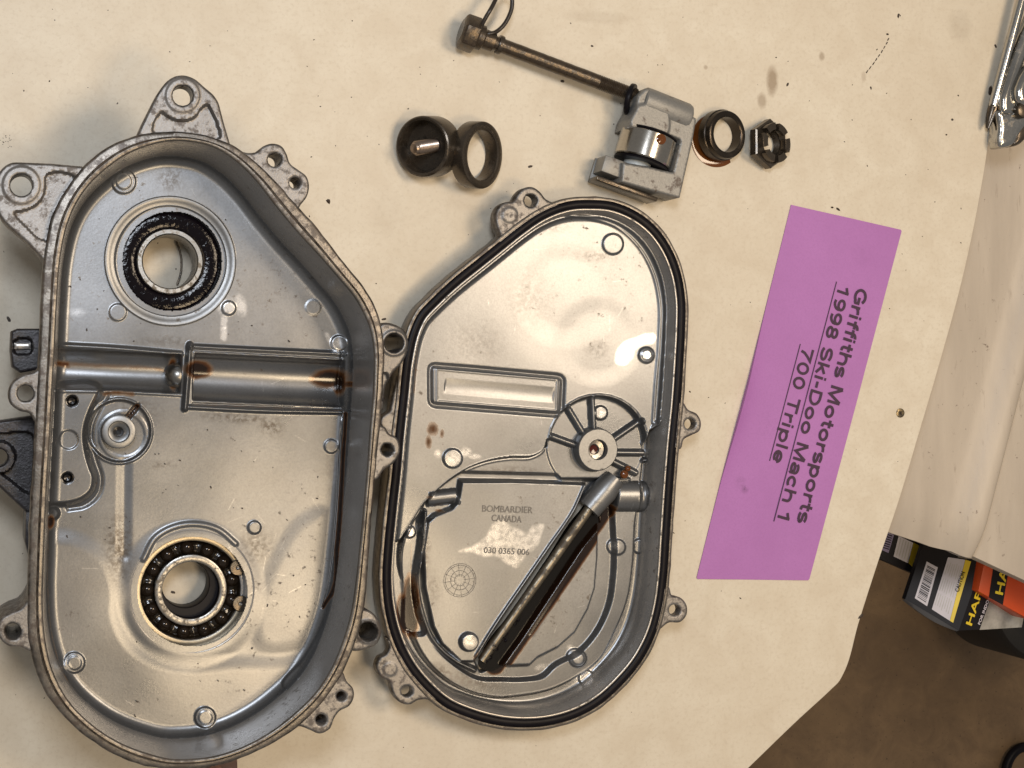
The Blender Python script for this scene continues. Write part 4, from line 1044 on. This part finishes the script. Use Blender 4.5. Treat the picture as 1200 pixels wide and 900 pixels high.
# ================================================================== long bolt with wire loop
def box_geo(c, ax, ay, az, hx, hy, hz):
    c = np.array(c, float); X = [np.array(Vector(t).normalized()) for t in (ax, ay, az)]
    V = [c+X[0]*hx*i+X[1]*hy*j+X[2]*hz*k for k in (-1, 1) for i, j in ((-1, -1), (1, -1), (1, 1), (-1, 1))]
    return V, [(3, 2, 1, 0), (4, 5, 6, 7), (0, 1, 5, 4), (1, 2, 6, 5), (2, 3, 7, 6), (3, 0, 4, 7)]
def bevel_obj(o, w, seg=2):
    bm = bmesh.new(); bm.from_mesh(o.data)
    bmesh.ops.bevel(bm, geom=[e for e in bm.edges if e.calc_face_angle(0) > .5], offset=w*MM, segments=seg, affect='EDGES', profile=.5)
    bm.to_mesh(o.data); bm.free(); sharpen(o.data, 35)
b0 = P(540, 36, 10); b0[2] = 11; b1 = P(742, 112, 12); b1[2] = 13
ax = b1-b0; LB = np.linalg.norm(ax); ax /= LB
bolt = thing('long_bolt', 'long oily adjuster bolt with a big hexagonal head, its shank pointing to the grey block', 'bolt', (*P(640, 75, 0)[:2], 0))
u, v, a = frame(ax)
V = []; F = []
hp = [(0, 8.8), (1.2, 10.6), (9.0, 10.8), (9.6, 10.2)]
for (t, r) in hp:
    for k in range(6): an = math.pi*k/3+.35; V.append(b0+a*t+(u*math.cos(an)+v*math.sin(an))*r)
for i in range(3):
    for k in range(6): F.append((i*6+k, i*6+(k+1) % 6, (i+1)*6+(k+1) % 6, (i+1)*6+k))
F.append(tuple(range(6))[::-1]); F.append(tuple(18+k for k in range(6)))
hd = mesh('bolt_head', V, F, BOLTM, bolt, fix=True); bevel_obj(hd, .5)
lathe('head_face', [(.01, -.35), (7.0, -.3), (7.6, .2)], b0, DSTEEL, hd, axis=ax, n=32)
lathe('collar', [(.01, 9), (7.2, 9.2), (7.4, 10), (7.3, 13), (5.8, 14), (5.6, 20), (4.0, 20.5)], b0, BOLTM, bolt, axis=ax, n=36)
lathe('stop_ring', [(4.0, 22.5), (5.4, 22.7), (5.6, 23.5), (5.4, 25.3), (4.0, 25.6)], b0, DSTEEL, bolt, axis=ax, n=36)
pr = [(4.1, 19), (4.3, 24)]; 
for t in np.linspace(25, LB*.79, 30): pr.append((4.25+rng.normal(0, .04), t))
t = LB*.79
while t < LB+2: pr += [(4.35, t), (3.75, t+.55)]; t += 1.1
lathe('shank', pr, b0, BOLTM, bolt, axis=ax, n=36, ang=20)
wp = [(562, 36, 16), (565, 30, 19), (570, 20, 21), (577, 7, 20), (584, -5, 18), (592, -10, 16), (599, -4, 15), (600, 7, 15), (596, 20, 15), (588, 32, 15), (580, 38, 15), (570, 40, 16), (563, 41, 14)]
w3 = [P(x, y, z) for x, y, z in wp]
w2 = smooth(np.array([(p[0], p[1]) for p in w3]), 1.2, False)
zs = np.interp(np.linspace(0, 1, len(w2)), np.linspace(0, 1, len(w3)), [p[2] for p in w3])
tag(tube('wire_tie', [(p[0], p[1], z) for p, z in zip(w2, zs)], 1.25, WIRE, None, n=10, origin=(w3[0][0], w3[0][1], 0)), 'black wire loop tied round the neck of the long bolt', 'wire')

# ================================================================== grey tensioner block with roller
blk = thing('chain_tensioner', 'grey metal block holding a steel roller at the threaded end of the long bolt', 'tensioner', (*P(765, 170, 0)[:2], 0))
ZB = 24
body = [(745, 128), (748, 112), (757, 103), (780, 111), (806, 123), (811, 128), (812, 136), (816.5, 139), (812, 165), (797, 232), (766, 224), (728, 213), (730, 190), (760, 195), (789, 202), (797.5, 166), (797, 163), (765, 152), (736, 150), (738, 140)]
plate('block_body', body, [], ZB, 22, GREYCAST, blk, 1.0, pocket([(740, 150), (742, 126), (750, 123), (778, 123), (780, 158), (760, 154)], 1.6), smooth_it=False, step=1.5)
# rounded top barrel of the block
t0 = P(753, 117, 20); t1 = P(809, 139, 20); t0[2] = 18; t1[2] = 18; axb = t1-t0; Lb = np.linalg.norm(axb)
lathe('adjuster_barrel', [(.01, 0), (7.5, .3), (8.4, 1.2), (8.6, 4), (8.6, Lb-3), (7.8, Lb-1), (6, Lb), (.01, Lb)], t0, GREYCAST, blk, axis=axb, n=48)
# foot channel
fz = 12
ch = MB()
f0 = P(698, 200, fz); f1 = P(768, 226, fz); f0[2] = f1[2] = fz
dx = (f1-f0)/np.linalg.norm(f1-f0); dy = np.array((-dx[1], dx[0], 0)); Lf = np.linalg.norm(f1-f0)
c0 = (f0+f1)/2
o = mesh('foot_plate', *box_geo(c0-np.array((0, 0, 8))+dy*1.5, dx, dy, (0, 0, 1), Lf/2, 7.5, 1.2), GREYCAST, blk, fix=True); bevel_obj(o, .4)
o = mesh('foot_flange', *box_geo(c0+dy*-5-np.array((0, 0, 1)), dx, dy, (0, 0, 1), Lf/2, 1.3, 8), DSTEEL, blk, fix=True); bevel_obj(o, .5)
o = mesh('foot_flange', *box_geo(P(717, 197, fz+3)-np.array((0, 0, 2)), dx, dy, (0, 0, 1), 7.5, 5, 7.5), GREYCAST, blk, fix=True); bevel_obj(o, .8)
lathe('nylon_bush', [(.01, 0), (7.5, .2), (8.2, 1), (8.2, 9)], (*P(743, 207, 14)[:2], 13), PLASTIC, blk, axis=dy, n=36)
# roller
r0 = P(760, 158, 16); r0[2] = 18; raxis = -dy
rc = P(758, 174, 18); rc = np.array((rc[0], rc[1], 15.5))
rol = lathe('roller', [(10, -8), (16.4, -8), (17.0, -7.3), (17.1, 0), (17.0, 7.3), (16.4, 8), (10, 8)], rc, STEELP, blk, axis=raxis, n=96)
for s in (-1, 1):
    lathe('roller_seal', [(9, s*8.1), (15.8, s*8.2), (16.6, s*8.9), (16.3, s*9.6), (9, s*9.7)], rc, RUBBER, rol, axis=raxis, n=72)
lathe('oil_drop', [(.01, .7), (1.8, .5), (3.0, 0), (3.2, -.8)], P(775, 163, 33), am, rol, n=20)
wc = P(742, 117, 13)
tag(lathe('washer', ringprof(4.6, 9.4, -1.4, 1.4, .6), (wc[0]-1.5, wc[1]+.3, 12.5), RUBBER, None, axis=ax+np.array((-.05, 0, .55)), n=48, closed=True), 'black washer threaded on the end of the long bolt against the grey block', 'washer')

# ================================================================== cup with stud, rings, nut
def unit(v): v = np.array(v, float); return v/np.linalg.norm(v)
nc = unit((-.68, -.12, .72)); cc = P(494, 172, 16)
cup = thing('cup_washer', 'dark cup with a threaded stud standing in it, leaning on the plain ring', 'cup', (cc[0]+4, cc[1], 0))
cup_c = np.array((cc[0], cc[1], 17.0))
lathe('cup_shell', [(14.2, -10), (14.5, -1), (15.0, -.2), (16.2, 0), (17.0, -.5), (17.3, -1.5), (17.3, -15), (16.5, -16), (.01, -16)], cup_c, DSTEEL, cup, axis=nc, n=72)
lathe('cup_floor', [(14.4, -9.6), (.01, -10)], cup_c, DSTEEL, cup, axis=nc, n=48)
s0 = cup_c-nc*9.5
sd = unit((-.42, -.12, .55)); pr = [(4.1, 0)]; t = 3.0
while t < 19: pr += [(4.1, t), (3.6, t+.5)]; t += 1.0
pr += [(3.4, 19.2), (2.6, 20.2), (.01, 20.4)]
lathe('threaded_stud', pr, s0+np.array((4, 1, 1)), metal('stud_steel', (.36, .28, .22), .3, .3, .25, (.05, .03, .02), metallic=.9, grain=.2), cup, axis=unit((-.80, -.2, .52)), n=32, ang=20)
n2 = unit((.60, -.10, .79)); rc2 = P(566, 182, 16)
r2c = np.array((rc2[0], rc2[1], 16.3))
tag(lathe('spacer_ring', ringprof(14.3, 19.2, -9.5, 0, .9), r2c-np.array((0, 0, 0)), DSTEEL, None, axis=n2, n=80, closed=True), 'plain dark brown steel ring tilted against the cup with the stud', 'ring')
DS2 = metal('oil_black_steel', (.055, .044, .034), .25, .35, .2, (.014, .009, .005), metallic=.8, grain=.15)
n3 = unit((.28, -.02, .96)); rc3 = P(851, 158, 9)
r3c = np.array((rc3[0], rc3[1], 10.5))
tag(lathe('spacer_ring', [(10.6, 0), (11.2, .5), (13.4, .6), (14.2, .1), (14.6, -1), (14.8, -3), (15.4, -3.4), (15.4, -8.5), (11.0, -8.5), (10.6, -8)], r3c, DS2, None, axis=n3, n=80, closed=True), 'dark steel ring wet with amber oil, beside the castle nut', 'ring')
# amber oil at its lower left side
ob = P(835, 172, .4)
V = []; F = []; K = 36; cz = P(843, 162, .3)
for k in range(K):
    a_ = 2.2+3.0*k/(K-1); w_ = math.sin((a_-2.2)/3.0*math.pi)
    for rr_, zz in ((11, .2), (14.5, .8), (16.3+2.6*w_, .15)): V.append((cz[0]+rr_*math.cos(a_), cz[1]+rr_*math.sin(a_), zz))
for k in range(K-1):
    for q_ in range(2): F.append((k*3+q_, k*3+q_+1, k*3+q_+4, k*3+q_+3))
op = tag(mesh('oil_puddle', V, F, am, None, origin=(cz[0], cz[1], 0)), 'thin amber oil puddle under the ring beside the castle nut', 'oil')
# castle nut
n4 = unit((.36, .02, .93)); nc4 = P(905, 168, 9); c4 = np.array((nc4[0], nc4[1], 10.0))
nut = thing('castle_nut', 'dark castellated hexagon nut with slots in its crown, at the right end of the row', 'nut', (c4[0], c4[1], 0))
u, v, a = frame(n4)
V = []; F = []; hexr = 15.2
lay = [(-7.0, 14.3, 7.9), (-6.5, hexr, 7.7), (-2.0, hexr, 7.7), (-1.2, 14.3, 7.7)]
n_ = 48
def hexrad(an, r):
    k = (an % (math.pi/3))-math.pi/6; return r*math.cos(math.pi/6)/math.cos(k)
rings_ = []
for t, ro, ri in lay: rings_.append([c4+a*t+(u*math.cos(x)+v*math.sin(x))*hexrad(x, ro) for x in np.linspace(0, 2*math.pi, n_, endpoint=False)])
for t, ro, ri in lay[::-1]: rings_.append([c4+a*t+(u*math.cos(x)+v*math.sin(x))*ri for x in np.linspace(0, 2*math.pi, n_, endpoint=False)])
rings_.append(rings_[0])
loft('nut_body', [np.array(r) for r in rings_], DSTEEL, nut, 30)
for k in range(6):
    am_ = math.pi/3*k+.1
    V, F = lathe_geo(ringprof(7.8, 12.2, -1.6, 3.4, .35), c4, n4, 8, True, am_, am_+.74)
    mesh('nut_lug', V, F, DSTEEL, nut, fix=True)
pr = []; t = -6.8
while t < -.8: pr += [(7.75, t), (7.4, t+.5)]; t += 1.0
lathe('nut_thread', pr, c4, DSTEEL, nut, axis=n4, n=40, ang=20)

# ================================================================== tools at the upper right
s0 = P(1158, 150, 8); s1 = P(1212, -60, 12); s0[2] = 7; s1[2] = 13
sd_ = s1-s0; Ld = np.linalg.norm(sd_)
drv = thing('screwdriver', 'slim chrome cross-head screwdriver lying over the bench edge at the upper right corner', 'screwdriver', (s0[0], s0[1], 0))
lathe('blade', [(2.9, 14), (3.1, 16), (3.1, Ld)], s0, CHROME, drv, axis=sd_, n=32)
tip = []
u, v, a = frame(sd_)
rngs = []
for t, r, d in ((0, 1.1, .3), (2, 1.7, .9), (6, 2.6, 1.5), (11, 3.0, .9), (15, 3.0, 0)):
    rg_ = []
    for k in range(32):
        an = 2*math.pi*k/32; rr_ = r-d*max(0, math.cos(4*an))**.6*.7
        rg_.append(s0+a*t+(u*math.cos(an)+v*math.sin(an))*rr_)
    rngs.append(np.array(rg_))
rngs.insert(0, np.repeat(s0[None]-a*.2, 32, 0))
loft('tip', rngs, DSTEEL, drv, 30)
pl = thing('pliers', 'shiny steel pliers with blunt jaws pointing down, beside the slim screwdriver', 'pliers', (*P(1190, 120, 0)[:2], 0))
def lump(name, outl, z, th, m, bev=2.0, **k): return plate(name, outl, [], z, th, m, pl, bev, grid=1.6, step=1.5, **k)
lump('jaw', [(1171, 128), (1180, 131), (1192, 126), (1200, 128), (1206, 140), (1196, 158), (1188, 170), (1183, 172), (1172, 172), (1170, 165), (1171, 150)], 13, 11, CHROME, 3.2)
lump('jaw', [(1192, 126), (1212, 122), (1216, 140), (1205, 160), (1196, 169), (1188, 171), (1190, 158)], 12, 10, DSTEEL, 3.0)
lump('handle', [(1176, 132), (1174, 118), (1178, 100), (1187, 72), (1198, 40), (1210, 12), (1226, 14), (1210, 50), (1200, 80), (1195, 110), (1196, 130), (1186, 134)], 14, 8, CHROME, 3.2)
lump('handle', [(1192, 108), (1196, 92), (1206, 76), (1222, 60), (1232, 70), (1218, 100), (1212, 122), (1202, 124), (1194, 118)], 19, 8, CHROME, 3.4)
lathe('pivot', discprof(5, 0, 4.5, 1.2), P(1196, 130, 13), DSTEEL, pl, n=28)

# ================================================================== boxes under the boards
def quadbox(name, parent, top4, drop, m, bev=.6):
    V = [tuple(p) for p in top4]+[(p[0], p[1], p[2]-drop) for p in top4]
    o = mesh(name, V, [(0, 1, 2, 3), (7, 6, 5, 4), (0, 4, 5, 1), (1, 5, 6, 2), (2, 6, 7, 3), (3, 7, 4, 0)], m, parent, fix=True)
    bevel_obj(o, bev); return o
class Face:
    """bilinear patch over a carton face, to lay print on it"""
    def __init__(s, a, b, c, d): s.q = [np.array(t, float) for t in (a, b, c, d)]; s.n = unit(np.cross(s.q[1]-s.q[0], s.q[3]-s.q[0])); s.n = s.n if s.n[2] > 0 else -s.n
    def at(s, px, py, lift=.25):
        # the point of the face plane seen at this photo position
        d = np.array(FW*FPX+RT*(px-600)-UP*(py-450)); t = ((s.q[0]-_C)@s.n)/(d@s.n); return _C+d*t+s.n*lift
    def patch(s, name, pts, m, parent, lift=.25): return mesh(name, [s.at(x, y, lift) for x, y in pts], [tuple(range(len(pts)))], m, parent, smoothit=False)
# front box: barcode face slopes left, printed face slopes right
bx = thing('light_box', 'black carton with barcode and yellow lettering poking out from under the white board', 'box', P(1110, 690, -140), 'cartons stacked under the boards')
rA, rB = P(1165, 620, -112), P(1123.5, 739, -112)          # ridge
lA, lB = P(1098, 590, -135), P(1061, 702, -135)
qA, qB = P(1232, 600, -150), P(1147, 739, -125)
back = np.array((0, 0, -5))
V = [rA, rB, lB, lA, qA, P(1200, 735, -132), P(1240, 640, -150)]
fL = Face(lB, rB, rA, lA); fR = Face(rB, P(1200, 735, -132), P(1235, 615, -132), rA)
lB2 = lB; q3 = P(1200, 735, -132)
q4 = P(1240, 615, -132)
mesh('carton', [rA, rB, lB, lA, q3, q4, lA+back, lB+back, q3+back, q4+back], [(0, 3, 2, 1), (0, 1, 4, 5), (3, 6, 7, 2), (2, 7, 8, 4, 1), (4, 8, 9, 5), (5, 9, 6, 3, 0), (6, 9, 8, 7)], BLACKC, bx, fix=True, ang=10)
# arched front flap
mb = MB(); K = 14; Va = []
for i in range(K+1):
    t = i/K; p = lB*(1-t)+rB*t; bow = math.sin(math.pi*t)*2.8
    Va += [p+np.array((0, .2, -.3)), p+np.array((-.2, -bow-.8, -2.2)), p+np.array((0, -bow-.8, -6))]
for i in range(K):
    for q_ in range(2): F_ = (i*3+q_, (i+1)*3+q_, (i+1)*3+q_+1, i*3+q_+1); mb.F.append(F_)
mb.V = [tuple(x) for x in Va]
mb.build('front_flap', plain('grey_flap', (.09, .09, .095), .35), bx, fix=True)
lab = fL.patch('barcode_label', [(1086, 658), (1099, 665), (1086.5, 710.5), (1072, 701)], WHITEP, bx)
mb = MB(); x_ = .08
TL, TR, BR, BL = (np.array(p, float) for p in ((1086, 658), (1099, 665), (1086.5, 710.5), (1072, 701)))
while x_ < .93:
    w_ = random.choice((.012, .02, .03)); 
    if not (.42 < x_ < .0):
        a1 = TL+(BL-TL)*x_; a2 = TR+(BR-TR)*x_; b1_ = TL+(BL-TL)*(x_+w_); b2_ = TR+(BR-TR)*(x_+w_)
        s_ = lambda A, B, t: A+(B-A)*t
        pts = [s_(a1, a2, .15), s_(a1, a2, .85), s_(b1_, b2_, .85), s_(b1_, b2_, .15)]
        mb.add([fL.at(*p, .32) for p in pts], [(0, 1, 2, 3)])
    x_ += w_+random.choice((.012, .02, .028))
mb.build('barcode', BLACKC, bx, smoothit=False)
fL.patch('text_panel', [(1111, 653), (1131, 656), (1113, 727.5), (1092, 714)], WHITEP, bx)
fL.patch('yellow_band', [(1131.3, 656), (1138, 658), (1117, 729.8), (1113.2, 727.6)], YELLOW, bx)
mb = MB()
for r_i in range(7):
    for s_i in range(3):
        u0 = .08+r_i*.125; t0_ = .06+s_i*.3+random.random()*.04; t1_ = t0_+.2+random.random()*.07
        A = np.array((1111, 655.)); B = np.array((1131, 658.)); C_ = np.array((1113, 726.)); D = np.array((1092, 713.))
        f = lambda u_, t_: (A*(1-u_)+B*u_)*(1-t_)+(D*(1-u_)+C_*u_)*t_
        mb.add([fL.at(*f(a_, b_), .34) for a_, b_ in ((u0, t0_), (u0+.035, t0_), (u0+.035, t1_), (u0, t1_))], [(0, 1, 2, 3)])
mb.build('fine_print', GREYP, bx, smoothit=False)
def ftext(face, s, a, b, size, m, parent, bold=.2, lift=.4, extr=.02):
    return text_obj(s, size, m, parent, face.at(*a, lift), face.at(*b, lift), 0, extr, bold, 'printed_text', up=face.n)
ftext(fL, '\u25b2CAUTION' if False else 'CAUTION', (1123.5, 694), (1131, 671), 4.0, BLACKC, bx, .1)
ftext(fR, 'HAP', (1138, 733), (1150.5, 694), 9.5, YELLOW, bx, .25)
ftext(fR, 'FOR INDO', (1148, 732), (1158.5, 704), 4.0, WHITEP, bx, .1)
fR.patch('grey_panel', [(1147.5, 738), (1197, 735), (1199.5, 722), (1161, 700)], plain('satin_grey', (.33, .32, .29), .4, var=.5, big=55), bx, .3)
# second black box behind it
b2 = thing('light_box', 'black carton with white label tucked at the bench edge behind the barcode carton', 'box', P(1050, 650, -150), 'cartons stacked under the boards')
T = [P(1024, 652, -150), P(1072, 673, -150), P(1095, 600, -150), P(1030, 590, -150)]
quadbox('carton', b2, T, 7, BLACKC, .5); f2 = Face(*T)
f2.patch('barcode_label', [(1036, 621), (1048, 625), (1041, 648), (1032, 644)], plain('lilac_label', (.25, .22, .36), .5), b2)
f2.patch('text_panel', [(1053, 628), (1070, 636), (1064, 660), (1047, 652)], WHITEP, b2)
f2.patch('yellow_band', [(1070.3, 636), (1077, 639), (1069.5, 664.5), (1064.3, 660)], YELLOW, b2)
mb = MB()
for k in range(5):
    a_ = np.array((1055+k*3.1, 631+k*1.3)); mb.add([f2.at(a_[0], a_[1], .34), f2.at(a_[0]+.9, a_[1]+.4, .34), f2.at(a_[0]-4.2, a_[1]+20, .34), f2.at(a_[0]-5.1, a_[1]+19.6, .34)], [(0, 1, 2, 3)])
mb.build('fine_print', GREYP, b2, smoothit=False)
mb = MB()
for k in range(7):
    y_ = 626+k*2.6; mb.add([f2.at(1037.5-k*.6, y_-1, .34), f2.at(1045.5-k*.6, y_+1.5, .34), f2.at(1045.2-k*.6, y_+2.7, .34), f2.at(1037.2-k*.6, y_+.2, .34)], [(0, 1, 2, 3)])
mb.build('barcode', BLACKC, b2, smoothit=False)
# orange box
b3 = thing('light_box', 'orange carton with yellow letters on a black stripe, under the stained board', 'box', P(1185, 690, -100), 'cartons stacked under the boards')
T = [P(1146.5, 693, -104), P(1208, 727, -104), P(1225, 650, -104), P(1158, 640, -104)]
quadbox('carton', b3, T, 22, ORANGE, .5); f3 = Face(*T)
f3.patch('black_stripe', [(1166, 650), (1184, 655), (1175, 709), (1158.5, 700)], BLACKC, b3)
ftext(f3, 'HA', (1174.5, 697), (1181, 667), 9.0, YELLOW, b3, .25)
# wheel and cable lying far below on the floor
wcn = P(1234, 700, -700)
wh = thing('wheel', 'black tyred wheel with a pale centre, down on the floor below the cartons', 'wheel', (wcn[0], wcn[1], -860))
lathe('tyre', ringprof(42, 76, -130, 0, 14), wcn, plain('tyre_rubber', (.012, .011, .010), .6), wh, n=80, closed=True)
lathe('wheel_disc', [(.01, -6), (30, -8), (43, -4), (44, -20)], wcn, plain('wheel_pale', (.34, .30, .22), .5), wh, n=64)
cc_ = P(1212, 912, -830)
pts = [(cc_[0]+34*math.cos(t)*.8, cc_[1]+34*math.sin(t), -850) for t in np.linspace(.4, 5.9, 40)]
tag(tube('cable', pts, 6, RUBBER, None, n=12, origin=(cc_[0], cc_[1], -860)), 'black cable loop on the brown floor at the lower right corner', 'cable')

# ================================================================== specks of debris on the bench
V = []; F = []
def speck(px, py, s, el=1.0, an=0.0, z=0.0):
    c = P(px, py, z); b = len(V)
    k = 6; ca, sa = math.cos(an), math.sin(an)
    for i in range(k):
        t = 2*math.pi*i/k; rr_ = s*rng.uniform(.6, 1.15); x = math.cos(t)*rr_*el; y = math.sin(t)*rr_
        V.append((c[0]+x*ca-y*sa, c[1]+x*sa+y*ca, z+.02))
    V.append((c[0], c[1], z+s*.5))
    for i in range(k): F.append((b+i, b+(i+1) % k, b+k))
table_poly = [(0, 0), (1188, 0), (1150, 200), (1077, 500), (985, 790), (880, 895), (0, 895)]
cnt = 0
while cnt < 210:
    x, y = rng.uniform(0, 1190), rng.uniform(0, 898)
    if rng.random() < (y/900)*.7: continue
    if not inside(np.array([x]), np.array([y]), table_poly)[0]: continue
    speck(x, y, rng.choice([.25, .3, .4, .55, .8], p=[.35, .3, .2, .1, .05]), rng.uniform(1, 2), rng.uniform(0, 3)); cnt += 1
for x, y, s, el, an in ((385, 236, 1.4, 1.2, 1.9), (621, 195, .9, 2, .2), (694, 54, .8, 1.3, 0), (659, 95, .9, 1.6, 0), (450, 374, .9, 2.4, 0), (923, 99, .8, 1.8, 1), (982, 245, 1, 1.8, -.6), (975, 243, .8, 1.4, 0), (1123, 112, .7, 1, 0), (1116, 140, .9, 1.2, 0), (1109, 158, .8, 1, 0), (1167, 54, .9, 2, -1), (1160, 107, 1.6, 2.4, 1.3), (1009, 722, 1.2, 2.6, .6), (10, 374, .9, 2.2, -1), (58, 95, .6, 1, 0), (203, 694, .9, 2, 0), (1040, 40, .9, 1.2, 0), (1053, 18, 1.0, 1.8, 1.5)):
    speck(x, y, s, el, an)
for t in np.linspace(0, 1, 9): speck(1041-27*t**1.2+2*t, 46+38*t, .5, 3.4, .95)
for i in range(22): speck(rng.normal(8, 5), rng.normal(168, 5), .25, 1.3, rng.uniform(0, 3))
dbs = mesh('debris', V, F, SPECK, None, origin=(0, 0, 0)); dbs['kind'] = 'stuff'; dbs['label'] = 'dark specks of grit and metal scattered over the cream bench top'
V = []; F = []
for i in range(170):
    x, y = rng.uniform(70, 430), rng.uniform(190, 860)
    if dfl[min(int(y-170), dfl.shape[0]-1), int(x-52)] < 8 or math.hypot(x-202, y-306) < 75 or math.hypot(x-225, y-695) < 72: continue
    if 405 < y < 485: continue
    speck(x, y, rng.choice([.22, .3, .45]), rng.uniform(1, 2.2), rng.uniform(0, 3), ZF+2.2 if y > 780 else ZF+.6)
dbs2 = mesh('grit', V, F, SPECK, case); dbs2['kind'] = 'stuff'
